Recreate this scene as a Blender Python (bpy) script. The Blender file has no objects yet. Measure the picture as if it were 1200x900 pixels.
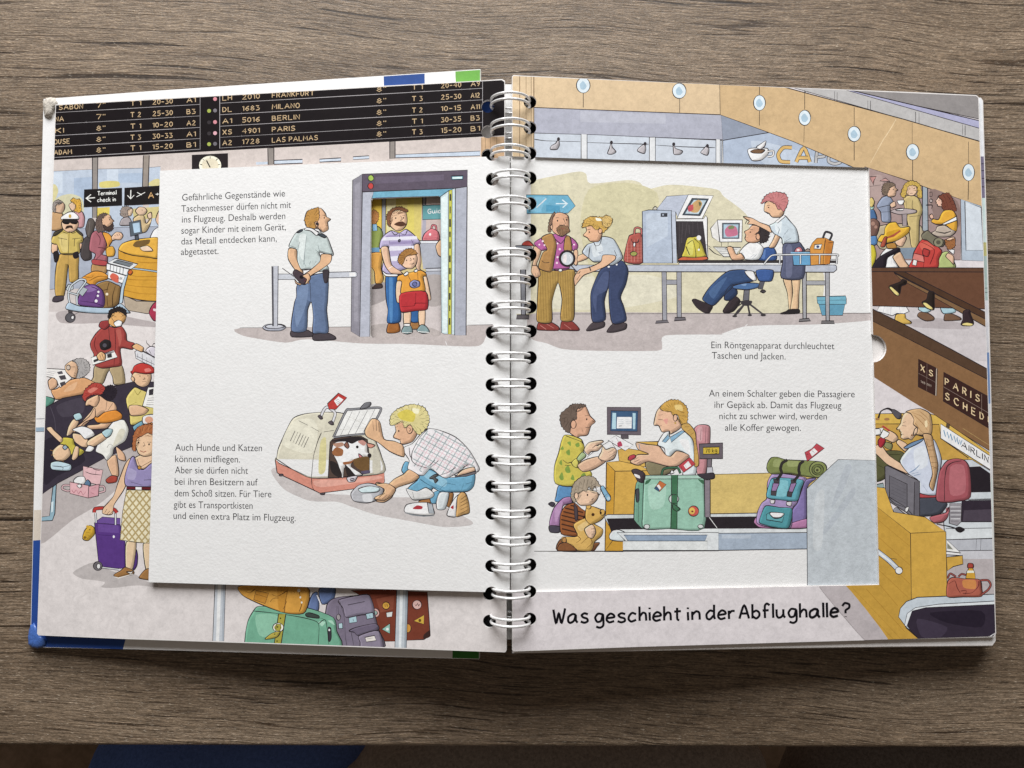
import bpy, math, random
from mathutils import Vector, Matrix
from mathutils.geometry import tessellate_polygon

scene = bpy.context.scene
# ------------------------------------------------------------------ camera
F, PITCH, CAM_H = 906.0, math.radians(3.3), 0.400
cam_data = bpy.data.cameras.new("camera")
cam_data.sensor_width = 36.0
cam_data.lens = F / 1200.0 * 36.0
cam_data.clip_start, cam_data.clip_end = 0.01, 50.0
cam = bpy.data.objects.new("camera", cam_data)
cam.location = (0, 0, CAM_H)
cam.rotation_euler = (PITCH, 0, 0)
scene.collection.objects.link(cam)
scene.camera = cam
# ------------------------------------------------------------------ world and window light
world = bpy.data.worlds.new("World")
scene.world = world
world.use_nodes = True
bg = world.node_tree.nodes["Background"]
bg.inputs[0].default_value = (1.0, 0.84, 0.70, 1)
bg.inputs[1].default_value = 0.125

def area(name, loc, target, sx, sy, power, col):
    d = bpy.data.lights.new(name, 'AREA')
    d.shape, d.size, d.size_y, d.energy, d.color = 'RECTANGLE', sx, sy, power, col
    o = bpy.data.objects.new(name, d)
    o.location = loc
    o.rotation_euler = (Vector(target) - Vector(loc)).to_track_quat('-Z', 'Y').to_euler()
    scene.collection.objects.link(o)
    return o
area("window_light", (-0.12, 1.42, 0.90), (0, 0, 0), 1.5, 0.95, 56.0, (0.985, 0.992, 1.0))
scene.view_settings.view_transform = 'Standard'
scene.view_settings.look = 'None'
scene.view_settings.exposure = 0.0
scene.view_settings.gamma = 1.0

# ------------------------------------------------------------------ picture pixel -> point on a plane
CP, SP = math.cos(PITCH), math.sin(PITCH)
ORG = Vector((0, 0, CAM_H))
def ray(x, y):
    dx, dy = (x - 600) / F, -(y - 450) / F
    return Vector((dx, dy * CP + SP, dy * SP - CP))
def on_z(x, y, z):
    d = ray(x, y)
    return ORG + d * ((z - CAM_H) / d.z)
class Plane:
    def __init__(s, a, b, c):
        s.p = a
        n = (b - a).cross(c - a).normalized()
        s.n = n if n.z > 0 else -n
    def at(s, x, y, off=0.0):
        d = ray(x, y)
        q = s.p + s.n * off
        return ORG + d * ((q - ORG).dot(s.n) / d.dot(s.n))
ZS, ZL, ZR = 0.0390, 0.0090, 0.0162
PL = Plane(on_z(592, 91, ZS), on_z(593.5, 764, ZS), on_z(54, 433, ZL))
PR = Plane(on_z(600, 88, ZS), on_z(600, 764, ZS), on_z(1157, 430, ZR))
BASE = on_z(597, 430, 0)

def lin(c):
    return c / 12.92 if c <= 0.04045 else ((c + 0.055) / 1.055) ** 2.4
GAIN = 1.05
def hexcol(h):
    if h == 'k': h = INK
    if len(h) == 3: h = ''.join(c * 2 for c in h)
    c = [int(h[i:i + 2], 16) / 255 for i in (0, 2, 4)]
    g = 0.3 * c[0] + 0.55 * c[1] + 0.15 * c[2]
    return tuple(min(0.86, lin(g + (v - g) * 0.86) * GAIN) for v in c) + (1.0,)
def tone(h, k):
    return ''.join('%02x' % max(0, min(255, int(int(h[i:i + 2], 16) * k))) for i in (0, 2, 4))

# ------------------------------------------------------------------ materials
def new_mat(name):
    m = bpy.data.materials.new(name)
    m.use_nodes = True
    nt = m.node_tree
    return m, nt, nt.nodes["Principled BSDF"]
def node(nt, t, **kw):
    n = nt.nodes.new(t)
    for k, v in kw.items():
        if k in n.inputs.keys(): n.inputs[k].default_value = v
        else: setattr(n, k, v)
    return n
def ramp(nt, stops):
    r = nt.nodes.new('ShaderNodeValToRGB')
    e = r.color_ramp.elements
    while len(e) < len(stops): e.new(0.5)
    for i, (p, c) in enumerate(stops):
        e[i].position = p
        e[i].color = c if len(c) == 4 else (*c, 1)
    return r

def paper_mat(name, attr=True, color=(0.8, 0.79, 0.78, 1), rough=0.5, mottle=0.16, bump=0.12, bscale=900, spec=0.35):
    m, nt, b = new_mat(name)
    L = nt.links.new
    tc = node(nt, 'ShaderNodeTexCoord')
    big = node(nt, 'ShaderNodeTexNoise', Scale=170.0, Detail=4.0, Roughness=0.6)
    fine = node(nt, 'ShaderNodeTexNoise', Scale=1900.0, Detail=2.0, Roughness=0.6)
    L(tc.outputs['Object'], big.inputs['Vector']); L(tc.outputs['Object'], fine.inputs['Vector'])
    r1 = ramp(nt, [(0.3, (1 - mottle,) * 3), (0.7, (1 + mottle * 0.5,) * 3)])
    r2 = ramp(nt, [(0.3, (1 - mottle * 0.6,) * 3), (0.7, (1 + mottle * 0.45,) * 3)])
    L(big.outputs['Fac'], r1.inputs[0]); L(fine.outputs['Fac'], r2.inputs[0])
    mid = node(nt, 'ShaderNodeTexNoise', Scale=420.0, Detail=3.0, Roughness=0.65, Distortion=0.6)
    L(tc.outputs['Object'], mid.inputs['Vector'])
    r3 = ramp(nt, [(0.32, (1 - mottle * 0.95,) * 3), (0.5, (1, 1, 1)), (0.70, (1 + mottle * 0.7,) * 3)])
    L(mid.outputs['Fac'], r3.inputs[0])
    m3 = node(nt, 'ShaderNodeMix', data_type='RGBA', blend_type='MULTIPLY'); m3.inputs[0].default_value = 1
    L(r1.outputs[0], m3.inputs[6]); L(r3.outputs[0], m3.inputs[7])
    m1 = node(nt, 'ShaderNodeMix', data_type='RGBA', blend_type='MULTIPLY'); m1.inputs[0].default_value = 1
    m2 = node(nt, 'ShaderNodeMix', data_type='RGBA', blend_type='MULTIPLY'); m2.inputs[0].default_value = 1
    if attr:
        a = node(nt, 'ShaderNodeAttribute', attribute_name='Col')
        L(a.outputs['Color'], m1.inputs[6])
    else:
        m1.inputs[6].default_value = color
    L(m3.outputs[2], m1.inputs[7]); L(m1.outputs[2], m2.inputs[6]); L(r2.outputs[0], m2.inputs[7])
    L(m2.outputs[2], b.inputs['Base Color'])
    b.inputs['Roughness'].default_value = rough
    b.inputs['Specular IOR Level'].default_value = spec
    bn = node(nt, 'ShaderNodeTexNoise', Scale=float(bscale), Detail=3.0, Roughness=0.6)
    L(tc.outputs['Object'], bn.inputs['Vector'])
    bp = node(nt, 'ShaderNodeBump', Strength=bump, Distance=0.0004)
    L(bn.outputs['Fac'], bp.inputs['Height']); L(bp.outputs[0], b.inputs['Normal'])
    return m
M_ART = paper_mat('printed_page', mottle=0.085, bump=0.05, rough=0.55, spec=0.05)
M_FLAPART = paper_mat('printed_flap', mottle=0.10, bump=0.2, bscale=750, rough=0.65, spec=0.12)
M_PAPER = paper_mat('page_board', attr=False, color=(0.78, 0.75, 0.73, 1), mottle=0.05, bump=0.05, rough=0.45)
M_FLAP = paper_mat('flap_board', attr=False, color=(0.80, 0.798, 0.792, 1), mottle=0.025, bump=0.30, bscale=750, rough=0.62)
M_COVER = paper_mat('cover_board', mottle=0.05, bump=0.03, rough=0.5, spec=0.2)

def wire_mat():
    m, nt, b = new_mat('silver_wire')
    b.inputs['Base Color'].default_value = (0.90, 0.90, 0.90, 1)
    b.inputs['Metallic'].default_value = 0.3
    n = node(nt, 'ShaderNodeTexNoise', Scale=600.0, Detail=2.0)
    tc = node(nt, 'ShaderNodeTexCoord')
    nt.links.new(tc.outputs['Object'], n.inputs['Vector'])
    r = ramp(nt, [(0.3, (0.20,) * 3), (0.7, (0.32,) * 3)])
    nt.links.new(n.outputs['Fac'], r.inputs[0])
    nt.links.new(r.outputs[0], b.inputs['Roughness'])
    return m
M_WIRE = wire_mat()

def wood_mat():
    m, nt, b = new_mat('grey_oak')
    L = nt.links.new
    tc = node(nt, 'ShaderNodeTexCoord')
    wn = node(nt, 'ShaderNodeTexNoise', Scale=3.4, Detail=2.0)      # slow bend of the grain
    L(tc.outputs['Object'], wn.inputs['Vector'])
    off = node(nt, 'ShaderNodeVectorMath', operation='MULTIPLY'); off.inputs[1].default_value = (0, 0.045, 0)
    L(wn.outputs['Color'], off.inputs[0])
    rot = node(nt, 'ShaderNodeMapping'); rot.inputs['Rotation'].default_value = (0, 0, math.radians(3.0))
    L(tc.outputs['Object'], rot.inputs['Vector'])
    add = node(nt, 'ShaderNodeVectorMath', operation='ADD')
    L(rot.outputs[0], add.inputs[0]); L(off.outputs[0], add.inputs[1])
    def stretched(sx, sy, detail, rough, dist=0.0, shift=0.0):
        mp = node(nt, 'ShaderNodeMapping'); mp.inputs['Scale'].default_value = (sx, sy, 1); mp.inputs['Location'].default_value = (shift, shift * 1.7, 0)
        L(add.outputs[0], mp.inputs['Vector'])
        n = node(nt, 'ShaderNodeTexNoise', Scale=1.0, Detail=detail, Roughness=rough, Distortion=dist)
        L(mp.outputs[0], n.inputs['Vector'])
        return n.outputs['Fac']
    def mixc(kind, fac, a, bb):
        x = node(nt, 'ShaderNodeMix', data_type='RGBA', blend_type=kind)
        x.inputs[0].default_value = fac
        x.clamp_result = kind == 'ADD'
        L(a, x.inputs[6]); L(bb, x.inputs[7])
        return x.outputs[2]
    patch = ramp(nt, [(0.3, (0.80, 0.80, 0.80)), (0.7, (1.16, 1.14, 1.11))])
    L(stretched(1.6, 9, 3.0, 0.6, 0.5, 5.0), patch.inputs[0])
    base = ramp(nt, [(0.25, (0.126, 0.088, 0.057)), (0.5, (0.194, 0.143, 0.099)), (0.78, (0.284, 0.218, 0.157))])
    L(stretched(4, 42, 5.0, 0.62, 0.3), base.inputs[0])
    fine = ramp(nt, [(0.30, (0.40, 0.38, 0.35)), (0.48, (0.95, 0.95, 0.95)), (0.56, (1.05, 1.05, 1.05)), (0.72, (1.62, 1.62, 1.62))])
    L(stretched(60, 760, 5.0, 0.75), fine.inputs[0])
    c = mixc('MULTIPLY', 1.0, base.outputs[0], fine.outputs[0])
    c = mixc('MULTIPLY', 1.0, c, patch.outputs[0])
    hair = ramp(nt, [(0.32, (0.50, 0.47, 0.43)), (0.50, (1, 1, 1)), (0.68, (1.42, 1.41, 1.38))])
    L(stretched(95, 1500, 3.0, 0.7, 0, 21.0), hair.inputs[0])
    c = mixc('MULTIPLY', 1.0, c, hair.outputs[0])
    pore = ramp(nt, [(0.33, (0.22, 0.18, 0.15)), (0.42, (1, 1, 1))])
    L(stretched(34, 900, 3.0, 0.6, 0, 3.1), pore.inputs[0])
    c = mixc('MULTIPLY', 0.75, c, pore.outputs[0])
    crack = ramp(nt, [(0.0, (0.10, 0.08, 0.065)), (0.325, (0.16, 0.13, 0.11)), (0.365, (1, 1, 1))])
    L(stretched(11, 430, 2.5, 0.5, 0, 7.7), crack.inputs[0])
    c = mixc('MULTIPLY', 0.95, c, crack.outputs[0])
    crack2 = ramp(nt, [(0.285, (0.14, 0.11, 0.09)), (0.315, (1, 1, 1))])
    L(stretched(4, 190, 2.0, 0.5, 0, 13.3), crack2.inputs[0])
    c = mixc('MULTIPLY', 0.9, c, crack2.outputs[0])
    grain = ramp(nt, [(0.30, (0.66, 0.65, 0.63)), (0.5, (1, 1, 1)), (0.70, (1.34, 1.34, 1.33))])
    L(stretched(520, 1250, 2.0, 0.7, 0, 31.0), grain.inputs[0])
    c = mixc('MULTIPLY', 1.0, c, grain.outputs[0])
    # long thin open pores: narrow contour bands of a stretched noise, broken up by another
    vein = ramp(nt, [(0.462, (1, 1, 1)), (0.474, (0.20, 0.16, 0.13)), (0.484, (0.20, 0.16, 0.13)), (0.496, (1, 1, 1))])
    L(stretched(3.2, 150, 1.5, 0.45, 0, 41.0), vein.inputs[0])
    gate = ramp(nt, [(0.47, (1, 1, 1)), (0.55, (0, 0, 0))])
    L(stretched(13, 240, 2.0, 0.5, 0, 51.0), gate.inputs[0])
    lift = mixc('ADD', 1.0, vein.outputs[0], gate.outputs[0])
    c = mixc('MULTIPLY', 0.85, c, lift)
    speck = ramp(nt, [(0.60, (0, 0, 0)), (0.75, (0.24, 0.21, 0.165))])
    L(stretched(330, 1300, 2.0, 0.6), speck.inputs[0])
    c = mixc('ADD', 1.0, c, speck.outputs[0])
    L(c, b.inputs['Base Color'])
    rr = ramp(nt, [(0.3, (0.52,) * 3), (0.7, (0.38,) * 3)])
    L(stretched(60, 760, 4.0, 0.72), rr.inputs[0])
    L(rr.outputs[0], b.inputs['Roughness'])
    b.inputs['Specular IOR Level'].default_value = 0.34
    bw = node(nt, 'ShaderNodeRGBToBW'); L(c, bw.inputs[0])
    bp = node(nt, 'ShaderNodeBump', Strength=0.6, Distance=0.0014)
    L(bw.outputs[0], bp.inputs['Height']); L(bp.outputs[0], b.inputs['Normal'])
    return m
M_WOOD = wood_mat()

def cloth_mat(name, c0, c1, scale=500.0):
    m, nt, b = new_mat(name)
    tc = node(nt, 'ShaderNodeTexCoord')
    n = node(nt, 'ShaderNodeTexNoise', Scale=scale, Detail=4.0, Roughness=0.7)
    nt.links.new(tc.outputs['Object'], n.inputs['Vector'])
    r = ramp(nt, [(0.35, c0), (0.65, c1)])
    nt.links.new(n.outputs['Fac'], r.inputs[0])
    nt.links.new(r.outputs[0], b.inputs['Base Color'])
    b.inputs['Roughness'].default_value = 0.9
    b.inputs['Specular IOR Level'].default_value = 0.1
    bp = node(nt, 'ShaderNodeBump', Strength=0.5, Distance=0.001)
    nt.links.new(n.outputs['Fac'], bp.inputs['Height']); nt.links.new(bp.outputs[0], b.inputs['Normal'])
    return m

# ------------------------------------------------------------------ objects
def link(name, verts, faces, mat, parent=None, label=None, cols=None):
    o0 = BASE if parent is not None else Vector((0, 0, 0))
    me = bpy.data.meshes.new(name)
    me.from_pydata([tuple(Vector(v) - o0) for v in verts], [], faces)
    if cols:
        at = me.color_attributes.new('Col', 'FLOAT_COLOR', 'CORNER')
        buf = []
        for f, c in zip(faces, cols):
            buf.extend(c * len(f))
        at.data.foreach_set('color', buf)
    me.materials.append(mat)
    me.update()
    o = bpy.data.objects.new(name, me)
    scene.collection.objects.link(o)
    if parent is not None: o.parent = parent
    if label: o['label'] = label
    return o

# ------------------------------------------------------------------ flat polygon tools (picture pixels)
def area2(p):
    return sum(p[i - 1][0] * p[i][1] - p[i][0] * p[i - 1][1] for i in range(len(p)))
def cut(poly, a, b, keep_left):
    """part of a convex polygon on one side of the line a-b"""
    out = []
    ex, ey = b[0] - a[0], b[1] - a[1]
    def side(p):
        s = ex * (p[1] - a[1]) - ey * (p[0] - a[0])
        return s if keep_left else -s
    n = len(poly)
    for i in range(n):
        p, q = poly[i - 1], poly[i]
        sp, sq = side(p), side(q)
        if (sp >= 0) != (sq >= 0):
            t = sp / (sp - sq)
            out.append((p[0] + (q[0] - p[0]) * t, p[1] + (q[1] - p[1]) * t))
        if sq >= 0: out.append(q)
    return out if len(out) > 2 and abs(area2(out)) > 1e-4 else None
def ccw(p):
    return list(p) if area2(p) > 0 else list(p)[::-1]
def clip_in(tri, conv):
    for i in range(len(conv)):
        tri = cut(tri, conv[i - 1], conv[i], True)
        if tri is None: return None
    return tri
def clip_out(tri, conv):
    res, rest = [], tri
    for i in range(len(conv)):
        o = cut(rest, conv[i - 1], conv[i], False)
        if o: res.append(o)
        rest = cut(rest, conv[i - 1], conv[i], True)
        if rest is None: return res if res else [tri]
    return res
def bbox(p):
    xs = [q[0] for q in p]; ys = [q[1] for q in p]
    return min(xs), min(ys), max(xs), max(ys)
def hit(a, b):
    return a[0] < b[2] and b[0] < a[2] and a[1] < b[3] and b[1] < a[3]
def circle(cx, cy, r, n=18, ry=None):
    ry = ry or r
    return [(cx + r * math.cos(2 * math.pi * i / n), cy + ry * math.sin(2 * math.pi * i / n)) for i in range(n)]
def smooth(pts, closed, k=4):
    n = len(pts)
    if n < 3: return list(pts)
    out = []
    for i in range(n if closed else n - 1):
        if closed:
            p0, p1, p2, p3 = pts[i - 1], pts[i], pts[(i + 1) % n], pts[(i + 2) % n]
        else:
            p0, p1, p2, p3 = pts[max(i - 1, 0)], pts[i], pts[i + 1], pts[min(i + 2, n - 1)]
        for j in range(k):
            t = j / k
            h1, h2, h3, h4 = 2*t**3 - 3*t*t + 1, t**3 - 2*t*t + t, -2*t**3 + 3*t*t, t**3 - t*t
            out.append(tuple(h1 * p1[d] + h2 * 0.38 * (p2[d] - p0[d]) + h3 * p2[d] + h4 * 0.38 * (p3[d] - p1[d]) for d in (0, 1)))
    if not closed: out.append(pts[-1])
    return out
def tess(loops):
    vs = [Vector((x, -y, 0)) for l in loops for x, y in l]
    return tessellate_polygon([[Vector((x, -y, 0)) for x, y in l] for l in loops]), [p for l in loops for p in l]

# ------------------------------------------------------------------ a printed surface: ink and washes in thin coats
rng = random.Random(7)
STEP = 7e-7
INK = '2d262a'
class Print:
    def __init__(s, plane, off, inside, outs, mat):
        s.plane, s.off, s.inside, s.mat = plane, off, ccw(inside), mat
        s.outs = [(ccw(o), bbox(o)) for o in outs]
        s.stack = []
        s.f, s.v, s.c = [], [], []
    def level(s, b):
        l = 1
        for bb, k in s.stack:
            if k >= l and hit(b, bb): l = k + 1
        s.stack.append((b, l))
        return l
    def tris(s, polys, col):
        """polys: convex polygons sharing one coat"""
        allp = [q for p in polys for q in p]
        if not allp: return
        l = s.level(bbox(allp))
        c = hexcol(col)
        off = s.off + 6e-6 + STEP * l
        for p in polys:
            if abs(area2(p)) < 1e-4: continue
            p = clip_in(ccw(p), s.inside)
            if p is None: continue
            parts = [p]
            pb = bbox(p)
            for o, ob in s.outs:
                if not hit(pb, ob): continue
                nxt = []
                for q in parts:
                    nxt.extend(clip_out(q, o) if hit(bbox(q), ob) and clip_in(q, o) else [q])
                parts = nxt
            for q in parts:
                q = ccw(q)[::-1]
                i0 = len(s.v)
                s.v.extend(s.plane.at(x, y, off) for x, y in q)
                s.f.append(tuple(range(i0, i0 + len(q))))
                s.c.append(c)
    def fill(s, pts, col):
        t, vs = tess([pts])
        s.tris([[vs[i] for i in tri] for tri in t], col)
    def stroke(s, pts, w, col, closed=False, even=False):
        n = len(pts)
        if n < 2: return
        L, R = [], []
        ph = rng.random() * 6
        for i in range(n):
            a = pts[i - 1] if (i or closed) else pts[i]
            b = pts[(i + 1) % n] if (i < n - 1 or closed) else pts[i]
            dx, dy = b[0] - a[0], b[1] - a[1]
            d = math.hypot(dx, dy) or 1
            ww = w * 0.5
            if not even:
                ww *= 0.9 + 0.28 * math.sin(ph + i * 0.55)
                if not closed and (i == 0 or i == n - 1): ww *= 0.6
            L.append((pts[i][0] - dy / d * ww, pts[i][1] + dx / d * ww))
            R.append((pts[i][0] + dy / d * ww, pts[i][1] - dx / d * ww))
        quads = []
        for i in range(n if closed else n - 1):
            j = (i + 1) % n
            quads.append([L[i], L[j], R[j]]); quads.append([L[i], R[j], R[i]])
        s.tris(quads, col)
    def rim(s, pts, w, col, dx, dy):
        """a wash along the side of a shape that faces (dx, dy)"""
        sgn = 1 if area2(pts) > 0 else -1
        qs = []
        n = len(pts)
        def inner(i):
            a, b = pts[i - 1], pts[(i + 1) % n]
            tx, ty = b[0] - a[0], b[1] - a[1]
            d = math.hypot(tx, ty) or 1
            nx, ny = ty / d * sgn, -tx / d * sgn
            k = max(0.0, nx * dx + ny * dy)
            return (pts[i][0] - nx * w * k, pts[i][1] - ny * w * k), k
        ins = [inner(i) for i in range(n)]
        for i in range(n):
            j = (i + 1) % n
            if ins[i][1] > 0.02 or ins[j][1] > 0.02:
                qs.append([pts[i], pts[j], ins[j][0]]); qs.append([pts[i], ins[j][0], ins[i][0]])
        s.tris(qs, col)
    def hatch(s, poly, w, gap, ang, col):
        ca, sa = math.cos(math.radians(ang)), math.sin(math.radians(ang))
        rp = [(x * ca + y * sa, -x * sa + y * ca) for x, y in poly]
        y0, y1 = min(p[1] for p in rp), max(p[1] for p in rp)
        y = y0 + gap * 0.5
        qs = []
        while y < y1:
            xs = []
            for i in range(len(rp)):
                a, b = rp[i - 1], rp[i]
                if (a[1] > y) != (b[1] > y):
                    xs.append(a[0] + (b[0] - a[0]) * (y - a[1]) / (b[1] - a[1]))
            xs.sort()
            for a, b in zip(xs[::2], xs[1::2]):
                q = [(a, y - w / 2), (b, y - w / 2), (b, y + w / 2), (a, y + w / 2)]
                qs.append([(x * ca - yy * sa, x * sa + yy * ca) for x, yy in q])
            y += gap * (0.93 + 0.14 * rng.random())
        s.tris(qs, col)
    def top(s): return max(k for b, k in s.stack)
    def emit(s, name, parent, label=None):
        if not s.f: return
        o = link(name, s.v, s.f, s.mat, parent, label, s.c)
        s.f, s.v, s.c = [], [], []
        return o

GLYPH = {  # hand lettering, x-height 10, capitals 16
 'W': '0,16 3,0 6,12 9,0 13,17', 'a': '9,9 5.5,10 1,7 0.6,2 3,0 7,2.5 9,9 9,3 11,0', 's': '8,9 4,10.2 1,8 3,5.5 7,4 7.6,1 4,-.5 0,1',
 'g': '8,9.5 3,10.5 0,6 2,1 6,2 8,9.5 8.4,-3 5,-6 1,-4.6', 'e': '.6,5 8,6 7,9 4,10.2 1,7.5 .2,3 3,0 8,1.4', 'c': '8,8.4 4,10.2 1,7 .2,3 3,0 8,2',
 'h': '1,17 1.2,0;1.2,5 4.4,9.4 7.4,8 8,0', 'i': '1.2,10 1.6,0;1.2,13.4 1.35,15.4', 't': '3,14.5 3.2,1.5 5.4,0;0,10 7,10.4', 'n': '1,10 1.2,0;1.2,6 4.4,10 7.2,8 7.6,0',
 'd': '8,9 4,10.2 .4,6 1,1.2 4,0 8,4.4;8.4,17 8.4,4 9.4,0', 'r': '1,10 1.4,0;1.2,6 4,9.2 7.4,9.2', 'A': '0,0 5,16 10,0;2,6 8.4,6',
 'b': '1,17 1.2,0;1.2,3 5,0 8.2,3 8,7 5,9.2 1.2,7', 'f': '7.4,15 4.6,17 2.4,14 2.6,0;0,9 6.4,9.2', 'l': '1,17 1.4,0', 'u': '1,10 1.2,3 3,.2 6,1 8,4;8,10 8.2,3 10,0',
 '?': '0,13 3,16.5 8,15 8,11 4,8 4,4.4;4,.2 4,.9', 'T': '0,16 10,16;5,16 5,0', 'm': '1,10 1,0;1,7 4,10 6,8 6,0;6,7 9,10 11,8 11,0', 'k': '1,17 1,0;7,10 1,5 8,0',
 'B': '1,0 1,16 6,15 7,11 5,8.5 1,8.5;5,8.5 8,5 7,1 1,0', 'C': '9,13 6,16 2,14 0,8 2,2 6,0 9,3', 'D': '1,0 1,16 6,14 8,8 6,2 1,0', 'E': '8,16 1,16 1,0 8,0;1,8 7,8',
 'F': '8,16 1,16 1,0;1,8 7,8', 'G': '9,13 5,16 1,13 0,7 2,1 6,0 9,3 9,7 5,7', 'H': '1,16 1,0;8,16 8,0;1,8 8,8', 'I': '2,16 2,0', 'J': '6,16 6,3 3,0 0,2', 'K': '1,16 1,0;8,16 1,7;3,9 8,0',
 'L': '1,16 1,0 8,0', 'M': '0,0 1,16 5,6 9,16 10,0', 'N': '1,0 1,16 8,0 8,16', 'O': '4,16 1,13 0,8 1,2 4,0 7,2 8,8 7,13 4,16', 'P': '1,0 1,16 6,15 8,12 6,8 1,7',
 'R': '1,0 1,16 6,15 8,12 6,8 1,8;4,8 8,0', 'S': '8,14 4,16 1,13 2,9 7,7 8,3 4,0 0,2', 'U': '1,16 1,4 4,0 7,4 8,16', 'V': '0,16 4,0 8,16', 'X': '0,16 8,0;8,16 0,0', 'Y': '0,16 4,8 8,16;4,8 4,0', 'Z': '0,16 8,16 0,0 8,0',
 '0': '4,16 1,12 1,4 4,0 7,4 7,12 4,16', '1': '2,13 5,16 5,0', '2': '1,13 4,16 7,13 6,9 0,0 8,0', '3': '0,15 6,15 3,9 7,6 6,1 0,0', '4': '6,0 6,16 0,6 8,6', '5': '7,16 1,16 1,9 6,9 7,4 4,0 0,1',
 '6': '7,15 3,12 0,5 3,0 7,3 6,8 1,7', '7': '0,16 8,16 3,0', '8': '4,8 1,11 4,16 7,12 4,8 0,4 4,0 8,4 4,8', '9': '7,9 3,8 1,12 4,16 7,13 6,5 3,0', '-': '1,7 7,7', '"': '1,16 1,12;4,16 4,12', '+': '1,7 8,7;4.5,11 4.5,3', '.': '1,0 1,.8'}
def lettering(pr, text, x0, y0, x1, y1, h, w, col, rounded=False, edge=None, rise=0.0):
    adv, items = 0.0, []
    for ch in text:
        if ch == ' ': adv += 6.0; continue
        st = [[tuple(map(float, q.split(','))) for q in part.split()] for part in GLYPH[ch].split(';')]
        xs = [p[0] for a in st for p in a]
        items.append((adv - min(xs), st)); adv += max(xs) - min(xs) + 3.4
    adv -= 3.4
    sc, up = 1 / max(adv, 1), h / 16.0
    for ox, st in items:
        wob = rng.uniform(-0.02, 0.02) * h if rounded else 0
        for a in st:
            pts = [(x0 + (x1 - x0) * (ox + px) * sc + rise * py * up, y0 + (y1 - y0) * (ox + px) * sc - py * up + wob) for px, py in a]
            pts = smooth(pts, False, 5) if rounded else pts
            if edge: pr.stroke(pts, w + edge, INK, even=True)
            pr.stroke(pts, w, col, even=True)
def run_art(pr, src, parent):
    """names and drawing commands -> one mesh per drawing"""
    ox, oy, sc = 0.0, 0.0, 1.0
    name = label = None
    for line in src.strip().splitlines():
        line = line.strip()
        if not line or line[0] == '#': continue
        if line[0] == '=':
            if name: pr.emit(name, parent, label)
            name, _, label = line[1:].strip().partition('|')
            name, label = name.strip(), label.strip() or None
            continue
        t = line.split()
        k = t[0]
        if k == '@':
            ox, oy, sc = map(float, t[1:4]); continue
        def P(a): return [(ox + float(q.split(',')[0]) / sc, oy + float(q.split(',')[1]) / sc) for q in a]
        if k == 'J':      # hair: ragged edge and strands
            base = smooth(P(t[2:]), True, 6)
            cx = sum(p[0] for p in base) / len(base); cy = sum(p[1] for p in base) / len(base)
            pts = []
            for i, p in enumerate(base):
                d = math.hypot(p[0] - cx, p[1] - cy) or 1
                q = (0.75 if i % 2 else -0.35) * rng.uniform(0.3, 1.5)
                pts.append((p[0] + (p[0] - cx) / d * q, p[1] + (p[1] - cy) / d * q))
            pr.fill(pts, t[1])
            pr.stroke(pts, 0.8, INK, closed=True)
            dark = ''.join('%02x' % int(int(t[1][i:i + 2], 16) * 0.68) for i in (0, 2, 4))
            for p in base[::3]:
                f0, f1 = rng.uniform(0.25, 0.6), rng.uniform(0.75, 0.98)
                bend = rng.uniform(-0.8, 0.8)
                pr.stroke([(cx + (p[0] - cx) * f0, cy + (p[1] - cy) * f0), (cx + (p[0] - cx) * (f0 + f1) / 2 + bend, cy + (p[1] - cy) * (f0 + f1) / 2 - bend), (cx + (p[0] - cx) * f1, cy + (p[1] - cy) * f1)], 0.55, dark)
        elif k in 'SsPp':
            pts = P(t[2:])
            if k in 'Ss': pts = smooth(pts, True)
            pr.fill(pts, t[1])
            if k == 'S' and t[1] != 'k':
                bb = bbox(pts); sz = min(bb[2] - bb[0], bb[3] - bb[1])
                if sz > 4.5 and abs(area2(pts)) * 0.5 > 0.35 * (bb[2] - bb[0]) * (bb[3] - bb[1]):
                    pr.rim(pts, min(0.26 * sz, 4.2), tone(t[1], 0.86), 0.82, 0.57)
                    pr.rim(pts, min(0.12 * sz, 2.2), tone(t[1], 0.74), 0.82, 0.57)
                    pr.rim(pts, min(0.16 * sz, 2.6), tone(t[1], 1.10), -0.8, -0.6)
            if k in 'SP': pr.stroke(pts, 0.95, INK, closed=True)
        elif k in 'Ee':
            cx, cy, rx, ry = (float(q) for a in t[2:] for q in a.split(','))
            pts = circle(ox + cx / sc, oy + cy / sc, rx / sc, 20, ry / sc)
            pr.fill(pts, t[1])
            if k == 'E': pr.stroke(pts, 0.9, INK, closed=True)
        elif k in 'LKD':
            w = float(t[2]) / sc * (1.25 if t[1] == 'k' else 1.1)
            for seg in ' '.join(t[3:]).split('|'):
                pts = P(seg.split())
                if k in 'LD' and len(pts) > 2: pts = smooth(pts, False)
                if k == 'D': pr.stroke(pts, w + 1.3, INK, even=True)
                pr.stroke(pts, w, t[1] if t[1] != 'k' else INK, even=(k == 'D'))
        elif k == 'H':
            w, gap, ang = float(t[2]) / sc, float(t[3]) / sc, float(t[4])
            pr.hatch(P(t[5:]), w, gap, ang, t[1])
        elif k == 'T':
            col, w, h = t[1], float(t[2]) / sc, float(t[3]) / sc
            a, b = P(t[4:6])
            lettering(pr, ' '.join(t[6:]), a[0], a[1], b[0], b[1], h, w, col)
    if name: pr.emit(name, parent, label)

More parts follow.
